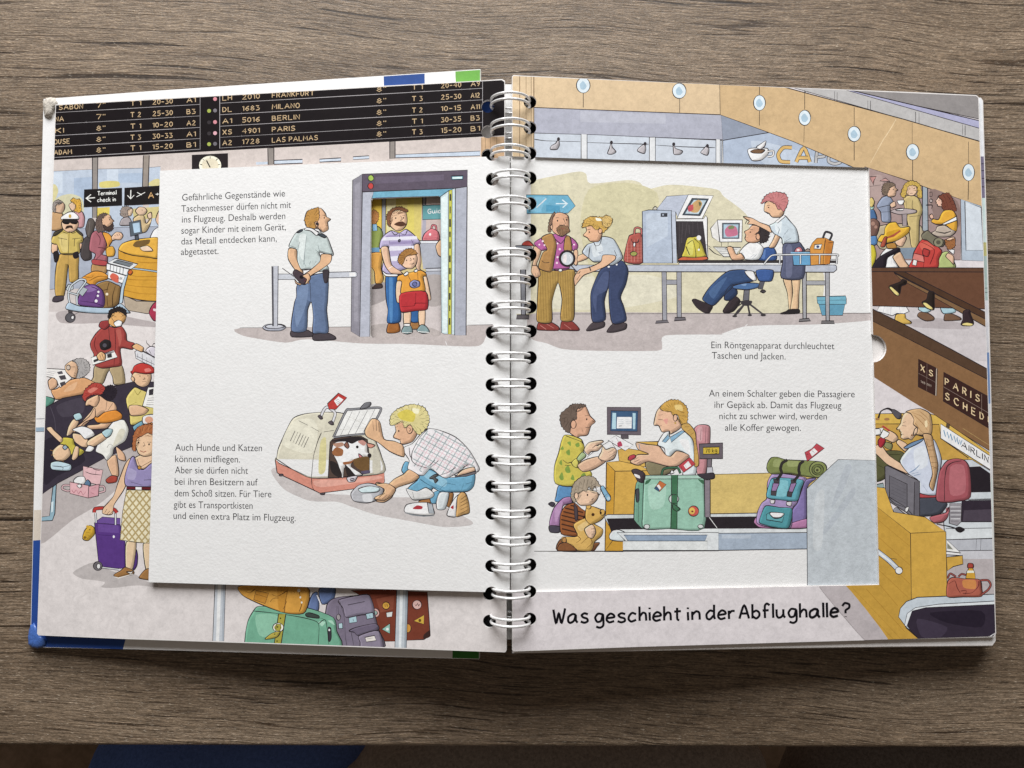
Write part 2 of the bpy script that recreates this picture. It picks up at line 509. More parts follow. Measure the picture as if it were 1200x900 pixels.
# ------------------------------------------------------------------ the printed drawings (outline coordinates)
ART_LEFT = """= departure_hall_drawing | pale hall interior with windows and posts printed on the page
@ 0 0 1
p dbd4d2 30,60 620,60 620,800 30,800
p cbbfb9 60,180 600,150 600,345 52,345
@ 40 170 7.5
p b6c3d4 150,232 510,215 510,745 130,745
p b6c3d4 560,212 955,200 955,745 560,745
p b6c3d4 1008,195 1110,190 1110,745 1008,745
p a6b8d0 350,290 510,280 510,470 350,480
p a9bbd2 740,250 950,245 950,330 740,330
p c6d2e0 640,215 740,210 740,320 640,320
p c6d2e0 160,240 250,236 250,420 160,430
s d3ca92 150,355 190,350 212,400 190,470 150,500
s cdc9a4 160,500 240,445 330,430 420,470 430,600 300,640 160,620
s d6c972 575,330 640,315 740,320 750,360 660,375 580,372
p dcc455 550,552 665,545 660,645 550,652
s d4c98a 1010,330 1060,300 1100,300 1100,357 1010,357
p cfc080 860,560 1100,540 1100,640 880,660
L k 4 160,230 510,213 | 562,211 950,203 | 1012,198 1110,188
P 928a84 512,112 560,110 552,640 512,640
P 958a80 960,92 1012,90 1003,365 952,365
p a5adbd 130,742 1100,715 1092,1270 110,1270
L 5a5560 4 130,742 600,728 1100,716
@ 40 280 7.5
p ccc3c0 115,440 1095,430 1085,640 100,640
L k 5 120,445 185,440 | 270,440 300,440
s b6acab 190,660 280,630 640,650 900,700 1085,740 1080,775 900,765 600,740 400,745 230,735
@ 300 60 4
p b9c4d2 0,520 55,518 55,530 0,532
P bfcad8 86,512 218,507 218,525 86,530
P bfcad8 298,506 398,500 398,515 298,520
P bfcad8 455,495 530,490 530,504 455,508
P b9c6d6 655,485 1050,468 1050,490 655,500
P 8d857f 55,456 84,453 84,530 57,532
P 8d857f 627,424 652,422 652,502 627,504
p c9a57e 1055,404 1164,400 1164,500 1055,500
K 6a4c34 3 1058,404 1060,490 | 1075,404 1077,485 | 1098,404 1100,480 | 1128,404 1130,470
@ 40 490 7.5
s b7aeac 50,690 300,500 620,340 900,240 930,330 820,520 700,650 550,770 330,900 40,1110
= waiting_couple_drawing
@ 40 170 7.5
S c59a6a 145,600 180,590 240,595 262,640 250,742 138,742
S d2ac8c 170,520 200,490 250,500 270,530 265,570 240,600 190,590 168,560
J a0958e 165,575 166,510 208,482 252,500 230,518 200,522 185,560 190,590 175,590
S cb9498 350,590 420,585 445,640 435,718 380,718
S dcb89a 305,525 340,500 370,510 370,560 340,580 318,560
J e0a93c 320,490 345,465 372,478 400,475 413,510 412,540 418,570 392,595 372,585 350,580 365,550 360,520
L k 4 180,512 220,500 245,505 | 182,535 215,510 240,512
= hall_sign_drawing | black hanging sign with white arrows
@ 40 170 7.5
P 231f20 440,392 772,378 772,530 437,545
P 231f20 795,378 1115,358 1115,515 792,530
K eceae4 11 535,462 460,468 | 500,434 458,468 500,500 | 850,395 848,470 | 820,442 848,472 880,440
K eceae4 13 900,455 975,415 | 905,415 945,438
T eceae4 6 34 558,442 722,432 Terminal
T eceae4 6 34 556,500 716,492 check in
T dfae70 8 50 1005,468 1050,464 A
T eceae4 6 40 1068,450 1098,448 +
@ 0 60 4
P 2a2426 900,488 1068,480 1068,552 900,556
e efe6d0 985,535 52 45
e d9cfb4 985,535 40 34
K 1d1a1b 7 968,512 985,545
K 1d1a1b 5 985,492 985,503 | 950,505 958,512 | 1020,505 1012,512 | 938,530 948,532 | 1032,530 1022,532
= officer_drawing | moustached officer in tan uniform, white cap and sunglasses
@ 40 170 7.5
S e3b693 155,870 205,875 205,935 180,965 152,935
S e3b693 395,860 420,870 414,910 390,935 382,890
S c49c4c 240,950 385,950 390,1080 385,1190 312,1200 300,1050 265,1322 188,1320 184,1150 200,1030
L k 4 300,960 298,1060
S 4b424a 160,1372 180,1332 255,1325 256,1362 200,1380
S cbb25a 148,852 172,785 245,737 310,760 375,738 424,790 432,850 400,868 395,955 240,958 205,880 180,872
s d8c274 215,800 290,780 295,930 245,930
L k 5 308,765 300,950 | 210,815 290,830 | 335,825 405,818 | 240,815 245,880 | 355,820 352,890
S 4c4638 165,800 180,765 245,738 250,752 200,790
S 4c4638 375,740 420,775 430,800 400,785 372,755
K 3a2a20 11 236,955 392,952
S 2b2628 170,948 205,932 220,970 205,1022 180,1025
S 2b2628 345,950 385,940 388,985 360,997 345,980
S e3b896 248,670 382,670 385,720 350,760 300,767 253,735
s 1d1a1c 248,664 384,664 372,696 330,692 315,683 300,697 260,692
s 3a2a24 273,740 285,712 312,705 335,710 342,738 315,726
S f1efec 238,632 300,590 350,590 392,630 380,658 250,658
P 2a2626 250,652 382,652 378,676 252,676
e c9a24a 315,625 12 17
L k 4 250,762 290,775 308,760 340,775 375,760
= backpacker_drawing | bearded traveller with a dark guitar case
@ 40 170 7.5
S b58a55 515,1040 635,1050 630,1130 510,1130
S 4d4646 430,840 470,800 520,810 500,900 505,1000 440,1015 408,960
S 5c544f 463,690 480,650 515,648 537,690 520,760 500,812 470,810 453,740
L 8a827c 4 490,670 480,790
S a9626c 500,790 540,752 600,770 640,800 632,900 600,960 645,980 632,1060 520,1030 540,960 485,920
S e59a35 600,770 655,778 692,830 665,880 640,945 640,870
S e0a338 635,905 690,890 712,930 700,975 640,977
S b5484a 513,1005 640,1022 630,1062 518,1047
L 5a2a34 5 545,770 580,820 575,880 | 560,900 620,910 600,960 | 540,1010 600,950
S dcae8a 590,640 640,608 672,622 680,645 704,668 690,678 688,700 640,722 600,700
J 6a5850 540,690 558,630 600,600 645,608 600,640 598,690 622,745 560,765
J 4a3c38 612,700 650,722 692,688 692,740 660,762 620,745
e 2a2222 664,655 5 6
L k 4 650,640 672,638
S e3b898 680,805 720,765 765,770 782,800 760,832 712,832 690,840
L k 4 705,790 720,800 | 725,780 740,800 | 745,778 758,800
= counter_couple_drawing
@ 40 170 7.5
S a39a9c 755,705 770,650 820,630 850,655 855,705
S dabb9e 805,560 850,548 870,575 850,622 815,617
J 9a8a80 758,610 772,550 820,538 855,555 822,575 825,625 790,635
S d1b686 870,650 930,610 970,630 985,690 1030,640 1022,695 980,765 900,765
S d8b798 890,580 920,545 970,550 993,580 970,612 920,615
S dabb9e 995,610 1030,590 1035,640 1005,645
e k 835,575 3 4
e k 950,572 3 4
= service_desk_drawing | round yellow service desk with a monitor
@ 40 170 7.5
S e9e9ea 1115,725 1050,750 1012,840 1030,910 1115,910
S e3b898 1115,560 1085,600 1068,660 1090,702 1115,720
@ 40 280 7.5
P b5a48e 785,495 900,545 1090,550 1082,645 990,657 805,625
P d79b2e 740,90 790,125 860,145 1000,162 1094,165 1090,545 1000,545 900,532 785,500 795,330 740,180
L b37a22 6 800,350 900,360 1088,362 | 800,300 900,330 1088,330 | 795,400 930,420 1088,425 | 792,450 930,480 1088,485 | 900,200 1000,210 1088,208
S e4ab3c 742,92 775,40 870,8 1000,-8 1095,-4 1094,165 1000,160 860,142 785,118
s 755830 868,55 900,20 1015,5 1005,45 930,72 890,72
S e8c9ae 930,75 1000,60 1045,105 960,107
P 55606a 835,-145 935,-168 950,-50 848,-22
p a9c6dc 865,-135 925,-145 932,-62 878,-52
P 4a525a 885,-28 915,-35 920,10 890,10
S b03450 1010,650 1040,580 1092,548 1090,705 1050,717
s e9d0d4 1048,612 1085,618 1085,638 1050,632
= luggage_trolley_drawing | luggage trolley loaded with purple, orange and brown bags
@ 40 280 7.5
D a0b8c8 9 860,258 1000,275 1095,290
S dd9433 418,342 520,285 600,290 655,330 640,355 560,380 520,412 440,372
L 8a5a1c 5 440,330 500,340 520,320 | 480,370 560,330 640,330
S 937040 548,405 640,370 720,400 762,430 745,560 690,602 610,602 600,480
L 4a3420 6 660,380 640,460 645,590 | 715,410 690,500 690,595 | 560,410 600,450 650,440
e e8dcc0 640,485 12 12
S 6d4585 388,515 440,420 520,398 600,450 622,530 602,602 440,592 390,572
s 8a68a4 450,430 520,410 560,440 470,470
L 3d2450 5 400,545 520,560 610,590 | 500,420 560,450 520,560
e ece8f0 565,465 10 10
e ece8f0 560,500 10 10
e ece8f0 545,545 13 14
P aab5ba 385,470 430,422 472,442 425,505
P b8c3c8 278,440 300,398 340,400 345,440 300,462
S a9c0d2 280,590 310,558 400,590 600,607 700,602 745,570 780,580 838,642 828,652 600,657 420,645 288,620
P b3c9d8 800,285 832,285 790,440 778,560 745,575 762,440
D c9d2d8 10 312,560 300,490 325,410 405,355 455,372 380,480 378,580
D c9d2d8 8 305,470 380,490
P f0eeec 652,278 802,322 775,392 648,345
s d9604a 665,330 690,300 740,325 738,385 690,365
T k 3 24 735,352 775,362 AIR
P e6e8e9 640,215 832,265 812,322 636,270
K 4f545a 8 672,225 668,275 | 700,235 696,283 | 728,242 724,290 | 756,250 752,300 | 784,257 780,308
P d5d8da 645,212 715,170 912,220 850,268
P 71797f 692,205 732,186 872,220 838,245
S d2622a 822,295 845,270 868,292 845,318
P 4a4648 300,628 338,628 332,672 305,672
E 5a585d 318,692 44 42
E dcdcdc 338,690 14 16
K k 5 345,670 400,640
= masked_traveller_drawing | man in a red jacket with camera and newspaper
@ 40 390 7.5
S b29c74 535,290 662,308 640,360 600,450 500,435 520,390
S b29c74 662,308 772,288 800,445 705,455 690,390
S a8443f 495,85 540,10 590,-40 640,-62 710,-45 770,-55 810,5 818,70 882,92 865,147 760,137 772,280 690,302 600,312 540,292 518,250 525,190 500,140
S 9a3a3a 570,-55 588,-100 660,-107 662,-60 620,-28
s b85a50 720,-20 760,-30 770,60 750,120 740,60
L 5a2024 5 710,-40 715,120 700,300 | 540,40 530,110 560,180
S e0a862 658,-130 700,-192 780,-192 808,-140 790,-92 720,-48 660,-78
J 2d2726 648,-140 668,-200 740,-228 802,-202 812,-145 780,-172 740,-185 690,-172 668,-128
S f2f0ee 700,-88 740,-112 775,-95 765,-60 720,-55
L k 4 668,-150 705,-95 | 760,-140 785,-142 | 700,-140 722,-142 | 780,-95 800,-120
K 2c2829 8 655,-40 665,80
S 2c2829 578,95 620,60 668,75 672,130 620,152 588,140
e 55505a 620,110 18 18
P ece9e4 500,218 700,153 732,215 515,285
p 3a3638 520,240 560,225 565,245 525,262
p 3a3638 640,190 680,178 685,215 645,222
p 77737a 620,180 700,160 702,172 622,192
S e3b07a 550,200 590,165 628,195 622,240 570,242
L k 4 575,190 590,230 | 595,182 610,225
P d4d5d9 885,165 930,140 1080,235 1080,320 895,225
K 5a585e 6 910,180 910,225 | 950,185 950,250 | 990,215 990,270 | 1030,240 1030,295 | 900,205 1080,290
S d3ced8 980,160 1020,120 1065,130 1080,180 1060,215
L k 4 1020,120 990,90 985,65 | 1035,125 1050,95 1070,100 | 1010,150 1030,190
K 3a3438 15 930,150 1065,218
S e3b07a 860,122 900,95 962,130 950,168 905,152
= newspaper_reader_drawing | grey haired man in an orange jumper reading a newspaper
@ 40 390 7.5
S 5c9a86 82,562 150,570 182,590 140,642 82,652
S dba06c 150,505 200,490 270,440 340,408 440,395 520,430 545,455 440,535 330,562 200,588 165,550
s e5b284 300,470 380,430 350,500 260,520
P e9e6e2 92,312 270,322 342,392 230,482 180,400 92,380
p 4a464c 215,380 270,370 285,408 235,415
p 55525a 200,345 245,335 255,360 215,365
p 4a464c 225,440 270,425 280,455 235,470
K 88848c 6 110,345 180,360 | 110,365 170,375 | 120,335 190,345
S dfb08a 122,425 160,395 200,420 205,460 190,482 140,502
S e0b590 272,290 320,250 385,235 392,300 372,392 330,392 280,342
J a8a4a2 338,248 420,223 482,270 486,340 430,388 372,398 388,320 368,262
E c9b8a8 300,305 18 22
L k 4 310,300 360,300 | 350,350 370,360
L 7a7678 4 400,260 430,320 | 430,250 460,330 | 400,340 440,370
= bench_drawing | dark purple bench
@ 40 390 7.5
P 3d3643 80,665 130,640 250,575 430,542 560,480 720,465 880,430 1066,430 1060,960 900,985 620,1100 400,1220 210,1320 55,1430
s 4a4350 200,640 420,570 430,700 250,740
s 302a36 90,950 300,930 450,1120 200,1260 90,1330
L 57505e 4 140,645 180,760 190,880
L a9a2a8 5 710,475 722,540
@ 40 490 7.5
P 8db0c0 165,605 195,580 182,840 160,900 60,905 60,870 135,860
p cfe0e6 150,740 170,730 165,820 150,830
= red_cap_boy_drawing | boy in a red cap and yellow shirt reading
@ 40 390 7.5
S d8c66c 808,580 880,480 940,500 1000,520 1070,480 1070,790 950,795 850,810 838,720
S 6fa3b8 868,825 960,770 1010,820 900,870
S e1b48c 833,645 900,635 960,650 1007,680 960,722 850,727
S e3b890 858,380 900,338 1015,338 1030,400 1002,460 950,477 895,450
S e3b890 850,400 868,385 885,410 870,432
S c83a34 856,362 880,292 950,265 1030,290 1064,345 990,362 880,348
s e07a70 970,320 1010,310 1030,335 980,345
e k 930,380 5 5
e k 1000,378 5 5
L k 4 965,390 975,405 955,408 | 950,430 985,428 | 910,365 940,362
L 8a7a30 4 880,500 910,545 940,505 | 835,640 900,610
P ece9e4 952,642 1000,480 1080,478 1066,665
p 3a363c 1010,500 1050,490 1045,545 1008,550
K 6a6670 6 1000,575 1060,570 | 995,595 1060,590 | 990,615 1060,612 | 985,632 1055,632
S e8e6e6 955,740 1000,720 1066,722 1066,800 960,800
e e0a080 1010,765 36 30
J c07a3a 880,900 930,830 990,800 1062,800 1062,920 900,925
= orange_top_woman_drawing | red haired woman in an orange top tending a baby
@ 40 390 7.5
S e1b28c 640,1130 720,1075 745,1250 692,1262
S e1b28c 720,1000 790,1060 805,1125 745,1112 728,1060
S b5483a 630,1292 680,1255 732,1265 722,1312 650,1322
J 2e2730 590,520 620,478 680,460 722,500 715,560 660,602 608,580
S e8e7de 640,850 700,780 790,765 832,850 800,950 705,1012 690,1070 640,1122 602,1075 540,1040 570,960 600,900
L 8a8880 4 640,1010 660,980 690,990 | 600,920 580,990 | 700,1010 690,1060
s d4d0bc 750,850 800,860 770,940 690,1000
S e4b58e 560,545 640,595 700,612 727,662 708,755 645,832 590,845 480,850 470,815 560,805 600,782 650,742 620,700 560,740 530,745 470,792 392,862 345,878 328,852 420,780 500,690 520,655 550,620
S e08a30 520,730 560,742 620,698 720,680 774,720 760,762 650,792 555,788
K k 5 640,600 630,680
L k 4 650,680 690,620
S e4b58e 330,860 480,740 532,660 532,745 440,790 370,870
S e4b58e 466,590 560,545 572,600 540,652 490,640 452,640
J b8433a 425,565 448,500 520,442 590,448 622,490 592,540 560,545 520,545 470,565 448,605
s d87a6a 470,510 520,480 560,490 500,530
L k 4 490,600 505,602 | 478,632 500,638
= baby_drawing | baby in a yellow shirt on the bench
@ 40 390 7.5
S e7bf98 300,830 345,760 395,785 330,885 285,905
S aacdd4 345,722 400,705 424,750 370,772
S e7bf98 340,885 420,900 482,950 470,1002 420,1002 350,952
S e7bf98 470,950 600,875 645,920 540,995 480,1002
S aacdd4 595,875 640,845 692,852 672,902 632,922
S f2f1ee 335,852 420,820 500,848 532,900 450,935 400,882
S f2f1ee 450,1040 480,990 530,1010 500,1045 
S c9ba40 218,950 260,920 342,930 362,990 442,1040 400,1082 330,1072 300,1002 240,982
S e7bf98 108,840 150,828 182,862 252,930 230,965 150,892
S e7bf98 330,1100 360,1000 395,1010 385,1090 350,1120
S e7bf98 165,1035 230,980 302,1010 322,1070 270,1122 200,1122 165,1082
L b07a3a 6 175,1040 140,1030 | 180,1070 150,1075 | 190,1100 170,1110 | 230,1118 260,1130
S 9ab0c0 250,1005 275,985 295,1010 270,1030
S bdd7e2 148,1142 210,1130 322,1160 312,1212 160,1202
L k 4 160,1170 250,1180 250,1205 | 250,1180 315,1165
= pink_bag_drawing | open pink basket bag
@ 40 490 7.5
D d8b0b4 10 315,590 260,590 245,620 290,640 320,635
D d8b0b4 10 560,600 610,600 620,640 570,655
P e0b3b6 430,422 605,456 578,592 430,552
L k 4 460,440 500,430 530,450 580,460 | 450,470 500,490 590,500 | 545,450 540,500
S f2f0ee 345,555 380,515 440,515 455,565 400,602
S 5a7a9a 443,575 470,540 497,570 487,605 447,600
P dfabb0 313,560 480,592 475,702 315,662
P d59ba4 480,600 572,580 565,682 475,702
L a85a6a 4 330,630 350,655 370,630 390,665 410,640 430,675 455,645 | 500,655 530,670 | 505,620 545,605
S f0e6e6 375,592 405,580 420,598 400,615
= tall_woman_drawing | woman in a lilac top and checked skirt with a purple suitcase
@ 40 590 7.5
s bab3b1 340,610 430,550 540,520 700,600 880,620 1000,690 1080,700 1080,735 900,720 700,742 590,735 620,690 420,660
S 54377f 870,390 900,410 912,470 905,545 870,582
P 6e4e9c 555,150 600,118 757,130 757,190 528,172
P 5b3888 530,170 757,188 800,345 802,562 760,572 570,557
p 6a4898 560,180 740,195 745,260 565,250
L 35205a 5 560,275 680,282 | 790,350 795,560
e eee 700,292 9 12
D dcdfe2 9 540,85 545,170 | 715,82 715,188
E 6a666a 560,550 40 40
E dcdcdc 566,552 18 22
D d5d8da 8 600,562 745,580
D c23b35 22 528,80 535,48 600,40 700,52 728,82
S d2a52f 425,300 440,245 470,205 495,192 530,215 532,270 480,325 440,322
e d2a52f 470,205 14 14
e 3a2a18 490,230 5 5
e 8a6420 445,300 12 12
L 6a4a18 4 450,250 500,260 | 470,280 500,290 | 455,290 470,310
S e4c69e 810,340 897,340 872,560 820,602 803,540
S e4c69e 958,360 1030,360 1030,580 980,572
S a2723e 698,628 760,590 800,560 870,588 876,618 800,640 735,652
S f0e6dc 810,600 850,600 870,592 850,620
S a2723e 922,645 975,582 1035,575 1035,672 940,662
K e8e2da 8 705,645 740,655 870,620
@ 40 490 7.5
S e6bf9a 920,330 1045,300 1050,430 940,445 875,365
S e5bc95 850,355 802,400 740,560 700,680 650,742 608,790 600,835 650,850 690,838 702,762 782,640 825,540
L k 4 620,830 640,800 | 640,845 665,815 | 660,848 690,820
S 9388b8 848,355 882,340 912,430 960,452 1045,395 1045,605 818,602 798,510
s a9a0c8 830,440 900,470 880,540 820,530
L k 4 850,560 950,590 | 965,545 1030,540
L 6a4a20 5 905,360 930,430 | 1040,370 935,430
E c08a3a 925,435 16 16
P 6a2228 814,600 1045,605 1045,632 810,627
P eeeeee 890,603 945,605 945,632 890,630
P e3d9b6 812,630 1045,636 1040,1102 900,1092 755,1070 778,820
H b39c66 13 46 52 812,632 1045,638 1040,1100 900,1090 757,1068 780,820
H b39c66 13 46 -50 812,632 1045,638 1040,1100 900,1090 757,1068 780,820
S e6bf98 888,170 960,110 1060,110 1060,300 980,338 918,312 893,240
J b2683c 868,170 900,90 960,62 1062,58 1062,150 1000,130 960,150 905,180 895,240 892,290 862,270
L d08a50 5 920,100 900,150 | 970,80 950,130 | 1010,70 1000,125
e 2a2422 918,215 7 9
e 2a2422 1010,230 7 9
L k 4 960,210 975,240 955,245 | 930,285 960,300 985,290 | 900,198 935,195 | 990,210 1030,212
L a04038 6 935,288 960,298 985,290
= luggage_pile_drawing | pile of a green case, orange bag, grey rucksack and brown suitcase
@ 240 670 7.5
P c3cad2 90,100 182,100 166,640 68,640
p e8edf0 115,100 145,100 125,640 97,640
p a9b2bc 160,100 180,100 165,640 148,640
S 6378a8 905,330 940,205 990,180 1005,290 990,350
S 6378a8 1005,150 1145,140 1130,250 1030,285
K e4e4ea 18 985,205 1022,290
@ 390 670 7.5
P 7d3b2a 160,165 562,150 548,612 430,612 390,500 300,240
p 8e4a36 380,240 540,210 530,330 420,360
P 7d3b2a 658,170 830,180 845,380 856,562 800,596 648,604
s 3f2a26 800,590 800,555 850,515 855,570
L 4a2018 5 345,235 545,200 | 665,210 830,200
E d9a03a 468,298 32 32
K 3a2420 7 458,285 462,310 | 475,282 480,308
E d8a8a0 372,362 38 40
E 8fa8a0 372,362 20 20
P d4d8d4 470,360 525,350 520,395 475,400
P 8fc0b0 430,505 502,455 502,545
e e6efe8 480,505 12 12
E dfb4ac 740,290 40 40
K 3a2420 7 720,285 730,300 745,280 755,300 765,285
P d0a83a 712,432 802,380 800,462
e 6a4a20 765,428 12 14
E d09038 660,497 28 38
P bcc5cc 562,150 662,150 646,690 545,685
p e2e8ea 590,150 618,150 600,690 578,690
p 9aa5ae 640,150 660,150 645,690 628,690
@ 390 670 7.5
S 7d7387 -20,250 60,222 200,210 322,205 362,340 400,500 445,680 -60,680 -60,330
S 8a8095 50,250 200,212 322,207 366,362 250,380 118,402 90,320
K 4a4450 9 132,292 280,262
L 4a4450 4 60,260 100,400 110,560 125,660 | 30,300 40,420
K 4a4450 5 45,300 50,380
E a0989c 50,400 18 26
P b0d0d8 50,455 85,450 88,498 52,500
P a9ccd6 140,405 206,390 213,442 146,452
P a9ccd6 290,370 352,358 358,405 300,417
K 3a3640 5 178,415 182,435 | 325,380 328,400
S 6e6479 142,520 200,490 372,455 402,510 232,562 190,535
S 8c8296 232,562 402,520 440,690 255,690 240,620
L 4a4450 4 160,530 175,600 190,680
P e5dfd8 283,577 366,560 382,605 295,617
K 6a6468 4 300,590 355,582
@ 240 670 7.5
S 6fae90 348,645 360,520 382,425 430,340 480,303 700,320 900,318 1130,402 1160,520 1168,690 345,690
s 8ac4a6 450,380 640,390 620,560 480,560
s a4d2ba 1000,440 1060,440 1030,480
s a4d2ba 1080,430 1120,430 1140,470
L k 5 425,345 600,362 760,385 900,412 1000,458 995,650 | 1000,458 1062,425 1090,640 | 900,400 1040,410
S 3f4a44 885,370 920,360 1000,385 1000,410 900,395
S 3c3a42 1083,500 1090,485 1108,500 1112,580 1100,612 1086,600
e e8e8ea 1094,512 8 10
S db9c3c 322,120 330,205 480,282 650,347 770,372 885,350 892,120
s c98a2e 640,130 730,130 700,340 650,330
L 6a4420 5 735,140 710,250 700,360 | 690,330 720,260
P c8882e 450,165 560,190 530,280 430,245
L 6a4420 5 445,195 545,225 | 360,175 400,185 440,150 | 590,200 640,215 720,170 | 575,265 600,235 650,230
L 6a4420 6 820,150 840,220 850,290 830,350
e f0e6d8 826,165 14 14
e f0e6d8 840,225 8 10
e f0e6d8 852,270 8 10
P aaa13c 648,372 712,372 668,650 608,650
E ece8dc 645,490 48 40
e aaa13c 642,490 32 26
P aaa13c 630,460 670,460 662,520 622,520
S b8a944 528,590 590,540 662,525 640,572 570,592
e 4a4418 665,410 6 8
e 4a4418 640,485 6 8
e 4a4418 615,548 6 6
e 4a4418 635,610 6 8
= gate_view_drawing | father and boy seen through the cut-out of the flap
@ 400 190 7.5
p d2bf84 240,300 890,300 890,1100 240,1100
p e0bb40 240,300 357,300 357,800 240,800
p d8c66a 390,300 712,300 690,700 390,700
p e2d8a0 400,320 480,320 480,620 400,620
p dccb60 580,330 640,330 640,690 580,690
P 9ba1ad 357,300 392,300 385,720 355,740
p c9b5ae 710,300 890,300 890,700 700,700
p a9a6b4 715,500 745,500 740,690 705,690
P 8e8a94 712,300 745,300 742,378 714,380
P 62a1a6 714,380 890,374 890,500 714,506
T f0f0ee 7 40 760,452 880,446 Guid
D d8707a 8 790,590 800,555 830,560 835,600
S d8727c 718,690 730,630 790,585 852,612 857,690
L k 4 720,670 850,665
e f0e0e0 780,635 10 12
P d9dde2 685,690 890,690 890,714 688,714
p a9adb9 690,714 890,714 890,940 720,940
P c3c6cf 740,935 890,930 890,958 745,962
p a9adb9 740,962 890,958 890,1005 750,1005
p c9bfbd 240,1090 890,1005 890,1560 230,1560
s a49b9a 240,1090 400,1060 400,1200 230,1260
s aca3a0 740,1010 890,1005 890,1240 760,1255
s b2a8a4 255,1440 420,1420 480,1470 760,1450 880,1500 880,1560 240,1560
J b87a42 262,440 290,420 326,450 322,510 290,545 262,530
S 8b9b4c 240,560 330,570 366,632 340,762 240,762
P 8abbe0 272,545 312,545 316,602 275,606
p 6a9ac0 240,755 336,750 336,796 240,800
S dc9f47 240,805 362,800 350,930 372,1020 350,1067 300,1062 290,960 250,900
S 4a3a38 268,1112 310,1070 357,1075 357,1107
S e3b48c 830,740 860,690 890,690 890,830 850,815
S a2632e 398,1475 420,1412 500,1410 517,1482 470,1503 408,1502
S a2703e 610,1412 687,1400 687,1462 620,1467
S 3466a4 393,985 497,980 490,1080 520,1260 518,1402 405,1412 410,1300 393,1200
s 4f86c0 420,1010 450,1010 450,1380 425,1380
S 3466a4 610,1300 682,1290 682,1402 614,1402
S b5aace 338,760 345,690 380,640 440,602 510,622 570,590 640,640 688,692 692,720 640,732 642,900 500,962 490,990 400,990 358,950 372,870 420,742
p dfdeea 372,660 660,650 672,678 355,690
p dfdeea 425,740 638,735 640,770 420,780
p dfdeea 432,830 520,820 500,870 440,870
p 9a8cb8 425,700 640,690 640,715 425,725
p 9a8cb8 400,645 620,632 632,648 385,660
S eeeef2 362,955 400,982 490,985 490,1005 400,1005 372,985
L k 5 425,690 415,750 | 615,680 640,735 | 510,622 512,660 | 440,605 470,640 510,622 560,640 580,600
E 55506a 510,690 10 12
S e4b898 348,755 412,750 442,900 522,960 540,985 480,985 430,972 380,900
S e4b898 640,732 687,726 702,870 692,940 742,972 722,1002 660,935 650,850
K eee 9 415,935 450,915
S e9be97 408,520 430,440 480,420 560,430 580,500 572,550 540,590 490,606 440,572
J 8a5a3c 404,530 398,470 440,412 520,392 582,420 572,440 500,422 452,440 432,500 432,560 415,560
L 6a4028 5 440,420 460,395 | 480,410 490,388 | 520,405 530,390 | 550,420 565,405
s 5a3a2a 463,548 500,525 540,522 572,550 520,566
e 2a2222 478,492 6 7
e 2a2222 545,490 6 7
L k 4 520,470 535,505 515,512 | 462,470 490,465 | 535,468 560,470
S e9c3a0 548,1320 612,1315 602,1440 553,1440
S e9c3a0 680,1300 737,1300 732,1430 683,1430
S 7f989a 528,1492 560,1430 612,1440 627,1492 580,1512
S 7f989a 663,1482 700,1430 742,1440 777,1492 720,1507
K e8e8e4 8 535,1498 620,1498 | 672,1490 770,1496
S f0ece8 550,1440 600,1440 600,1420 555,1420
S e9c3a0 488,1050 542,1050 530,1150 528,1230 490,1232 478,1160
S e9c3a0 722,1010 752,1010 782,1150 787,1210 750,1192
S e59c37 498,1000 560,980 640,962 700,950 745,980 748,1002 718,1012 732,1142 530,1162 532,1052 493,1042
S c43339 523,1155 742,1138 758,1290 650,1307 538,1322 515,1280
L 6a1a20 5 655,1150 652,1250 | 525,1270 640,1262 650,1240 755,1240
S f2f0ec 548,985 580,960 590,985 560,1000
S f2f0ec 640,950 670,940 668,962 645,968
S edc2a0 523,890 555,800 640,790 668,840 657,900 620,937 565,930
J aa763c 498,872 508,820 560,768 622,760 668,800 645,815 600,815 560,840 552,870 530,905
L 7a4c20 5 520,820 505,800 | 550,790 545,765 | 590,775 590,755 | 630,775 640,755 | 560,810 545,850
e 2a2222 573,862 5 6
e 2a2222 635,850 5 6
L k 4 605,840 615,862 600,868 | 600,895 625,895 640,885
K k 4 582,985 615,1052 | 668,950 675,1042
S 8d92c2 602,1060 640,1035 687,1050 687,1092 640,1107 605,1092
E 6a70a8 645,1072 20 20
"""
